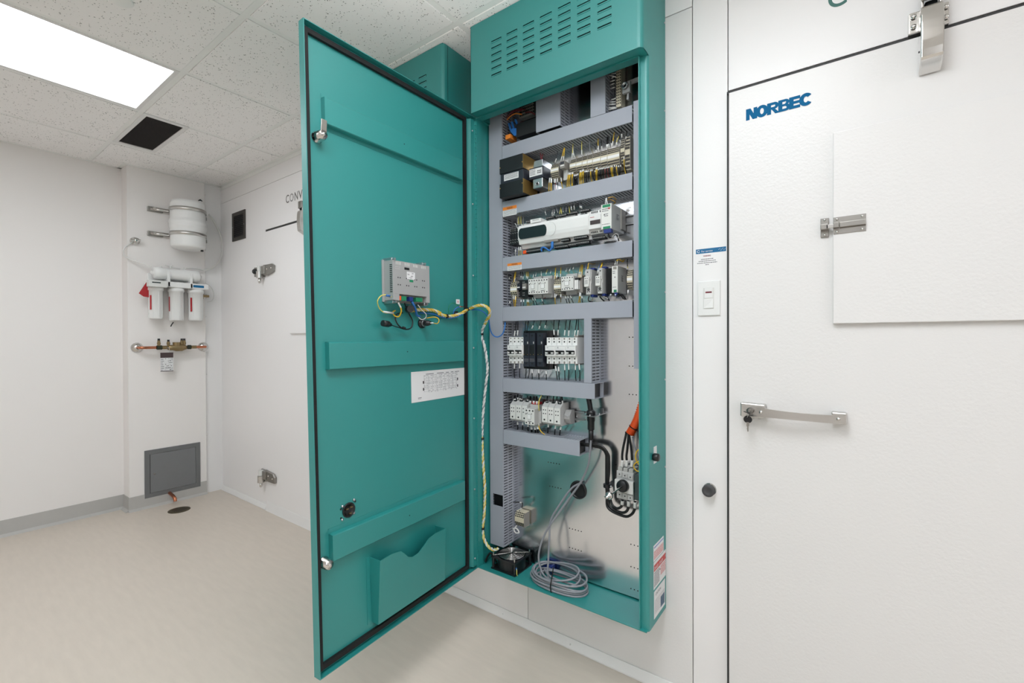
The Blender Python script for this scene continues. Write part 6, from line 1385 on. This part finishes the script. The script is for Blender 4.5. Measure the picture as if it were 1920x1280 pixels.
W(t, [tuple(atY(*k8(x, y), 1.466)) for x, y in ((740, 110), (700, 200), (690, 300), (700, 390))], .0018, LYEL); W(t, [tuple(atY(*k8(x, y), 1.466)) for x, y in ((695, 620), (695, 690), (730, 770), (800, 830))], .0018, YEL, marks=[(0, .25)])
dblock(746, 856, 308, 615, 'light grey distribution block fourth from the right end clamp, left of the right trio', [(845, 260, 850, 130, BWIRE, 1), (870, 300, 880, 120, GWIRE, 1), (870, 640, 855, 800, BWIRE, 1)])
dblock(858, 970, 320, 635, 'light grey distribution block in the middle of the right hand trio, lowest row', [(940, 300, 965, 120, BWIRE, 1), (1000, 670, 985, 830, BWIRE, 1)])
dblock(972, 1090, 335, 655, 'light grey distribution block at the right of the trio beside the end clamp', [(1025, 260, 1030, 120, BWIRE, 1), (1075, 300, 1110, 120, BWIRE, 1), (1130, 250, 1120, 120, BWIRE, 1), (1100, 690, 1080, 840, BWIRE, 1)])
x0, x1, zb, zt = fr(k8(1168, 375), (k8(1290, 0)[0], k8(0, 635)[1]), 1.485)
o = MB().prism([(YP - .006, zb), (1.495, zb), (1.480, zb + .02), (1.480, zt - .02), (1.495, zt), (YP - .006, zt)], lambda a, b2, d: (d, a, b2), x0, x1 - .004).box(x0 - .003, x0, 1.478, YP - .006, zb + .006, zt - .006).build('end_clamp', HGREY, None, bev=.001); tag(o, 'grey end clamp at the right end of the lowest device row', 'clamp')
screws(o, [((x0 + x1) / 2, 1.480, (zb + zt) / 2 + .004)], (0, -1, 0), .003)
pc_ = atY(*k8(1390, 495), YP - .002); o = MB().lathe([(.005, 0), (.005, .002), (.002, .003)], (pc_.x, YP - .0012, pc_.z), (0, -1, 0), 12).build('rail_screw', ZINC); tag(o, 'bright screw fixing the bare end of the lowest mounting rail', 'screw')

# --- gland bracket, cables, conduit, switch
k9 = kx(10.664, 1080, 740); q9 = lambda x, y, Y: atY(*k9(x, y), Y)
t = thing('gland_bracket', tuple(q9(350, 410, YP)), 'steel bracket holding two black cable glands right of the lowest devices', 'bracket')
a = q9(180, 400, 1.485); b_ = q9(540, 380, YP)
gx = q9(300, 500, 1.475); zB = q9(300, 410, 1.475).z
MB().box(gx.x - .026, gx.x + .024, 1.452, YP, zB - .001, zB + .001).build('plate', ZINC, t, bev=.0006); MB().box(gx.x - .026, gx.x + .024, YP - .0015, YP, zB, zB + .02).build('flange', ZINC, t)
MB().lathe([(.010, -.052), (.0125, -.05), (.0125, -.022), (.0145, -.018), (.0145, 0), (.0165, .001), (.0165, .014), (.012, .018), (.010, .02)], (gx.x, gx.y, zB), (0, 0, 1), 14).build('gland', BLACK, t)
MB().lathe([(.0065, -.088), (.0085, -.085), (.0095, -.05)], (gx.x, gx.y, zB), (0, 0, 1), 14).build('strain_relief', BLACK, t)
MB().tube([(gx.x - .012, gx.y + .004, .985), (gx.x - .008, gx.y + .002, zB + .05), (gx.x, gx.y, zB + .01)], .0095, 10).build('cable_in', BWIRE, t)
screws(t, [(gx.x + .004, gx.y - .016, zB + .002), (gx.x + .020, 1.50, zB + .002)], (0, -.5, 1), .004)
gb_ = Vector((gx.x, gx.y, zB - .085))
L1 = [tuple(gb_), tuple(atY(1106, 850, 1.478)), tuple(atY(1102, 875, 1.485)), tuple(atY(1088, 905, 1.495)), tuple(atY(1068, 933, 1.49)), tuple(atY(1045, 965, 1.475)), tuple(atY(1022, 1000, 1.46)), tuple(atY(1010, 1040, 1.45)), tuple(atY(1016, 1072, 1.445)), tuple(atY(1028, 1085, 1.43))]
L2 = [tuple(atY(1090, 905, 1.512)), tuple(atY(1072, 915, 1.505)), tuple(atY(1050, 945, 1.49)), tuple(atY(1033, 975, 1.475)), tuple(atY(1030, 1010, 1.46)), tuple(atY(1028, 1050, 1.45)), tuple(atY(1027, 1075, 1.44)), tuple(atY(1032, 1090, 1.425))]
cc = atZ(1056, 1084, CB + .02)
t = thing('cable_coil', (cc.x, cc.y, CB + .003), 'coil of thin grey cable lying on the cabinet floor, rising to the gland', 'cable')
W(t, L1, .0038, GWIRE, 'rising_cable', 6, n=8); W(t, L2, .0038, GWIRE, 'rising_cable', 6, n=8)
zf = CB + .0075
for i, (ox, oy, rx__, ry_, tz, tl, ph) in enumerate(((0, 0, .112, .058, 0, 0, 0), (.006, .002, .104, .055, .006, .006, 1), (-.004, -.002, .116, .054, .011, .010, 2), (-.018, .004, .098, .052, .016, .030, .5), (-.014, .006, .088, .050, .020, .040, 3), (.016, .0, .094, .050, .022, -.008, 2.2), (.0, .002, .108, .056, .028, .018, .9))):
    ox -= .004; pts = []
    for k in range(16):
        a_ = 2 * math.pi * k / 16 + ph; X_ = cc.x + ox + rx__ * math.cos(a_); Y_c = 1.452 + oy + ry_ * math.sin(a_); Zc = zf + tz + tl * (.5 + .5 * math.sin(a_ + ph * .3)) + .002 * math.sin(3 * a_)
        pts.append((X_, min(max(Y_c, 1.392), 1.52), Zc))
    MB().tube(pts, .0038, 8, closed=True, sub=4).build('cable_turn', GWIRE, t)
W(t, [(cc.x - .09, 1.48, zf + .02), (cc.x - .03, 1.43, zf + .03), (cc.x + .03, 1.425, zf + .03), (cc.x + .08, 1.45, zf + .02)], .0038, GWIRE, 'cable_end', n=8)
MB().tube([(cc.x - .002, 1.392, zf - .004), (cc.x - .002, 1.386, zf + .02), (cc.x, 1.395, zf + .055), (cc.x + .002, 1.40, zf + .085)], .0022, 6).build('cable_tie', BLACK, t)
o = MB().box(cc.x - .115, cc.x - .06, 1.495, 1.52, CB + .003, CB + .04).build('blue_connector', DBLU, None, bev=.006); tag(o, 'dark blue connector behind the grey cable coil', 'connector')
# orange conduit
t = thing('corrugated_conduit', tuple(q9(1100, 780, 1.49)), 'bright orange corrugated conduit entering at the right of the cabinet', 'conduit')
P0 = q9(1085, 770, 1.485); P1 = q9(1235, 470, 1.485); P2 = Vector((P1.x + .035, 1.49, P1.z + .12))
path = MB().tube([tuple(P0), tuple(P1), tuple(P2)], .01, 4, sub=34).path
mb = MB(); n_ = len(path)
MB().tube(path, lambda f: .0135 + .0018 * math.cos(f * (n_ - 1) * math.pi), 18, sub=1).build('corrugated_tube', ORG, t)
MB().cyl(tuple(P0 + Vector((0, 0, .002))), tuple(P0 + Vector((-.002, 0, -.0005))), .0115, n=16).build('inside', BLACK, t)
i_ = int(n_ * .27); MB().cyl(tuple(path[i_]), tuple(path[i_ + 1]), .0165, n=18).build('cable_tie', BLACK, t)
ks = kx(9.143, 1120, 840); qs = lambda x, y, Y=1.455: atY(*ks(x, y), Y)
# disconnect switch
Yf = 1.458
A = qs(295, 530, Yf); B_ = qs(295, 735, Yf); Cx = qs(612, 640, Yf).x
t = thing('disconnect_switch', ((A.x + Cx) / 2, YP, B_.z), 'pale grey rotary disconnect switch with a black knob and steel shaft', 'switch')
MB().box(A.x, Cx, Yf, YP - .02, B_.z, A.z).build('body', PALE, t, bev=.001)
zt_ = qs(310, 390, Yf).z; zb_ = qs(320, 860, Yf).z
MB().box(A.x + .003, Cx, Yf + .004, YP, B_.z - .002, A.z + .002).box(A.x + .004, Cx - .002, Yf + .008, YP, zb_, zt_).build('base', LGREY, t, bev=.001)
MB().box(Cx, Cx + .016, Yf + .012, YP, zb_ + .004, zt_ - .004).build('side_block', mat('dark_green_grey', (58, 74, 74), .45, noise=.04), t, bev=.001)
for i, x in enumerate(lins(A.x + .006, Cx - .002, 3)):
    for z in (qs(370, 450, Yf).z - i * .002, qs(370, 800, Yf).z - i * .002):
        o = MB().box(x - .0085, x + .0085, Yf + .005, Yf + .009, z - .008, z + .008).build('terminal_window', LGREY, t, bev=.0008); MB().cyl((x, Yf + .0052, z), (x, Yf + .0045, z), .0025, n=8).build('screw', DINK, o)
    MB().box(x - .0075, x + .0075, Yf + .010, YP - .01, zt_ - .002, zt_ + .012).build('clear_shield', mat('frosted_shield', (176, 176, 172), .2, noise=.03), t, bev=.001)
kc_ = qs(445, 640, Yf); MB().lathe([(.021, 0), (.020, .012), (.017, .016), (.001, .016)], kc_, (0, -1, 0), 28).build('knob', BLACK, t)
s1 = Vector((kc_.x, Yf - .014, kc_.z)); 
s2 = qs(200, 815, Yf - .085)
MB().cyl(tuple(s1), tuple(s2), .0032, n=8).build('shaft', CHROME, t)
dv = (s2 - s1).normalized(); MB().lathe([(.012, -.006), (.013, -.002), (.013, .002), (.009, .006), (.005, .008), (.005, .016), (.002, .017)], s2, dv, 18).build('coupling', CHROME, t); MB().cyl(tuple(s2 + dv * .010 + Vector((-.010, 0, -.002))), tuple(s2 + dv * .010 + Vector((.010, 0, .002))), .003, n=8).build('cross_pin', CHROME, t)
for i, (xt, yt2, xe, ye) in enumerate(((1000, 790, 430, 235), (1050, 800, 505, 235), (1060, 790, 595, 235))):
    s_ = q9(xt, yt2, 1.485); e_ = qs(xe, ye, 1.478)
    W(t, [tuple(s_ + Vector((0, 0, .01))), tuple(s_), tuple(lerp(s_, e_, .5) + Vector((-.004 + .003 * i, 0, 0))), tuple(e_ + Vector((-.001, 0, .02))), tuple(e_), tuple(qs(xe - 10, ye + 90, 1.478))], .0042, BWIRE, 'power_cable', n=8, marks=[(.74, .98)])
W(t, [tuple(q9(1130, 830, 1.487)), tuple(q9(1150, 960, 1.487)), tuple(q9(1200, 1120, 1.49)), tuple(qs(690, 160, 1.49)), tuple(qs(720, 300, 1.49))], .003, GWIRE, 'grey_wire', n=8)
for pts in ([(735, 20), (680, 50), (655, 150), (680, 230), (740, 310)], [(740, 400), (680, 390), (630, 330), (640, 270), (700, 230), (745, 210)]): W(t, [tuple(qs(x, y, 1.47)) for x, y in pts], .002, YEL, 'yellow_wire')
# heavy black cables from the lowest duct to the switch
t = thing('cable_bundle', tuple(qs(180, 500, YP)), 'bundle of black cables curving from the lowest duct to the disconnect switch', 'cable')
for i in range(3):
    o_ = i * .0055; m0 = (i - 1) * .004
    P = [(-.80, 1.490 + m0, .815 - o_ * .3), tuple(q9(200, 985 + i * 12, 1.488 + m0)), tuple(q9(350, 985 + i * 20, 1.490 + m0)), tuple(q9(520, 1030 + i * 22, 1.492 + m0)), tuple(q9(640, 1180 + i * 14 - 10 * i, 1.494 + m0) + Vector((-.004 * i, 0, 0))), tuple(qs(200 - i * 22, 200, 1.495 + m0)), tuple(qs(200 - i * 22, 400, 1.496 + m0)), tuple(qs(170 - i * 12 + 10, 640, 1.496)), tuple(qs(165 + (2 - i) * 22, 800, 1.494)), tuple(qs((250, 215, 190)[i], (960, 1000, 1030)[i], 1.488)), tuple(qs((330, 400, 460)[i], (1030, 1100, 1165)[i], 1.482)), tuple(qs((400, 500, 590)[i], (1010, 1080, 1130)[i], 1.480)), tuple(qs((425, 535, 645)[i], (960, 990, 1020)[i], 1.476)), tuple(qs((430, 535, 645)[i], (890, 890, 910)[i], 1.474))]
    W(t, P, .0048, BWIRE, 'black_cable', n=8, marks=[(.93, .99)])
c = qs(165, 640, 1.490); MB().cyl((c.x, c.y, c.z - .006), (c.x, c.y, c.z + .006), .013, n=14).box(c.x - .004, c.x + .016, c.y, YP, c.z - .005, c.z + .005).build('cable_clamp', BLACK, t, bev=.001); screws(t, [(c.x + .016, c.y - .002, c.z)], (0, -1, 0), .004)
c = q9(350, 1060, 1.50); screws(t, [tuple(c)], (0, -1, 0), .004)

# --- cabinet fan on the floor
fz = CB + .003
FA = atZ(948, 1083, fz); k10 = kx(6.4, 900, 900)
fl = atZ(*k10(420, 1165), fz); f_l = atZ(*k10(155, 1060), fz); f_r = atZ(*k10(628, 1005), fz)
u_ = (f_l - fl); v_ = (f_r - fl); Lx = .088
fx1 = fl.x; fy0 = fl.y
t = thing('cooling_fan', (fx1, fy0 + .05, fz), 'square black axial fan with a chrome wire guard on the cabinet floor', 'fan')
# square frame in its own orientation, from the three visible floor corners
A_ = Vector((f_l.x, f_l.y, 0)); B0 = Vector((fl.x, fl.y, 0)); C_ = Vector((f_r.x, f_r.y, 0))
s_ = ((A_ - B0).length + (C_ - B0).length) / 2; d1 = (A_ - B0).normalized(); d2 = (C_ - B0).normalized(); md_ = (d1 + d2).normalized(); pr_ = Vector((-md_.y, md_.x, 0)); pr_ = pr_ if pr_.dot(d1) > 0 else -pr_
d1 = (md_ + pr_).normalized(); d2 = (md_ - pr_).normalized()
s_ = min(s_, .119); hF = .05
def FT(a, b2, z): p = B0 + d1 * a * s_ + d2 * b2 * s_; return Vector((p.x, p.y, fz + z))
print('FAN', s_, B0[:], d1[:], d2[:])
cF = FT(.5, .5, 0); RF = s_ * .475
def ring(z0, z1, r0):
    mb = MB(); n = 32; b_ = 0
    sq = []
    for i in range(n):
        a_ = 2 * math.pi * i / n + math.pi / 4; c_, s2_ = math.cos(a_), math.sin(a_); m_ = max(abs(c_), abs(s2_)); rr = .5 / m_
        sq.append((c_ * rr, s2_ * rr, c_, s2_))
    for (z) in (z0, z1):
        for (x, y, cx, cy) in sq: mb.v.append(tuple(FT(.5 + x, .5 + y, z)))
        for (x, y, cx, cy) in sq: mb.v.append(tuple(FT(.5 + cx * r0, .5 + cy * r0, z)))
    for i in range(n):
        j = (i + 1) % n
        mb.face([i, j, n + j, n + i]); mb.face([2 * n + i, 3 * n + i, 3 * n + j, 2 * n + j]); mb.face([i, 2 * n + i, 2 * n + j, j]); mb.face([n + i, n + j, 3 * n + j, 3 * n + i])
    return mb
mbx = ring(hF - .006, hF, .475); q_ = ring(0, .006, .475)
b_ = len(mbx.v); mbx.v += q_.v; mbx.f += [[i + b_ for i in f] for f in q_.f]; mbx.m += q_.m; mbx.sm += q_.sm
mbx.lathe([(RF, 0), (RF + .001, hF - .001)], (cF.x, cF.y, fz), (0, 0, 1), 32)
mbx.f.pop(); mbx.m.pop(); mbx.sm.pop(); mbx.f.pop(); mbx.m.pop(); mbx.sm.pop()
for (a, b2) in ((.06, .06), (.94, .06), (.06, .94), (.94, .94)): p = FT(a, b2, 0); mbx.cyl((p.x, p.y, fz), (p.x, p.y, fz + hF), .006, n=8)
mbx.build('frame', BLACK, t)
MB().lathe([(.026, .006), (.026, .036), (.022, .040), (.001, .040)], (cF.x, cF.y, fz), (0, 0, 1), 24).build('hub', BLACK, t)
for i in range(5):
    a0 = 2 * math.pi * i / 5; a1 = a0 + .9
    P = [(cF.x + r_ * math.cos(a), cF.y + r_ * math.sin(a), fz + z) for r_, a, z in ((.024, a0, .010), (RF - .003, a0 + .1, .010), (RF - .003, a1 + .1, .034), (.024, a1, .034))]
    mb = MB(); mb.hexa([P[0], P[1], P[2], P[3]] + [(x, y, z + .0015) for x, y, z in P]); mb.build('blade', NAVY, t)
mb = MB()
for r_ in [.010 + .0058 * i for i in range(9)]:
    if r_ < RF: mb.tube([(cF.x + r_ * math.cos(2 * math.pi * k / 24), cF.y + r_ * math.sin(2 * math.pi * k / 24), fz + hF + .006 - .004 * (r_ / RF) ** 2) for k in range(24)], .0009, 5, closed=True, sub=1)
mb.build('guard_rings', CHROME, t)
mb = MB()
for (a, b2) in ((.06, .06), (.94, .06), (.06, .94), (.94, .94)):
    p = FT(a, b2, hF + .002); mb.tube([tuple(p), (lerp(p.x, cF.x, .3), lerp(p.y, cF.y, .3), fz + hF + .004), (cF.x, cF.y, fz + hF + .0075)], .0011, 6, sub=2)
mb.build('guard_spokes', CHROME, t)
for (a, b2) in ((.06, .06), (.94, .06), (.06, .94), (.94, .94)): p = FT(a, b2, 0); MB().cyl((p.x, p.y, fz + hF), (p.x, p.y, fz + hF + .012), .0028, n=8).build('stud', CHROME, t)
W(t, [tuple(FT(.05, .10, .03)), tuple(FT(-.04, .04, .028)), tuple(FT(-.06, .02, .012)), tuple(FT(-.03, .10, .002))], .0016, LYEL, 'fan_wire'); MB().tube([tuple(FT(.04, .10, .03)), tuple(FT(-.03, .05, .028))], .003, 6, sub=1).build('blue_lug', BLU, t)
W(t, [tuple(FT(1.0, .3, .012)), (-1.182, 1.45, fz + .03), (-1.185, 1.43, fz + .022), (-1.180, 1.41, fz + .01)], .004, BWIRE, 'fan_cable', n=8)
# thermostat block above the fan
kf = kx(6.4, 900, 900)
t, *_ = tier_block('terminal_block', kf(415, 375), (kf(525, 0)[0], kf(0, 545)[1]), 1.48, 5, 'small beige terminal block above the fan at the bottom of the cabinet', None, strip=False)
W(t, [tuple(atY(*kf(x, y), Y)) for x, y, Y in ((440, 545, 1.485), (410, 590, 1.482), (430, 630, 1.48), (468, 625, 1.48), (440, 580, 1.482), (395, 580, 1.485))], .0028, WWIRE, 'white_wire'); W(t, [tuple(atY(*kf(x, y), Y)) for x, y, Y in ((400, 262, 1.495), (470, 265, 1.488), (510, 280, 1.485), (500, 330, 1.485), (470, 370, 1.488))], .0022, BWIRE, 'black_wire', marks=[(.3, .42), (.75, .95)])
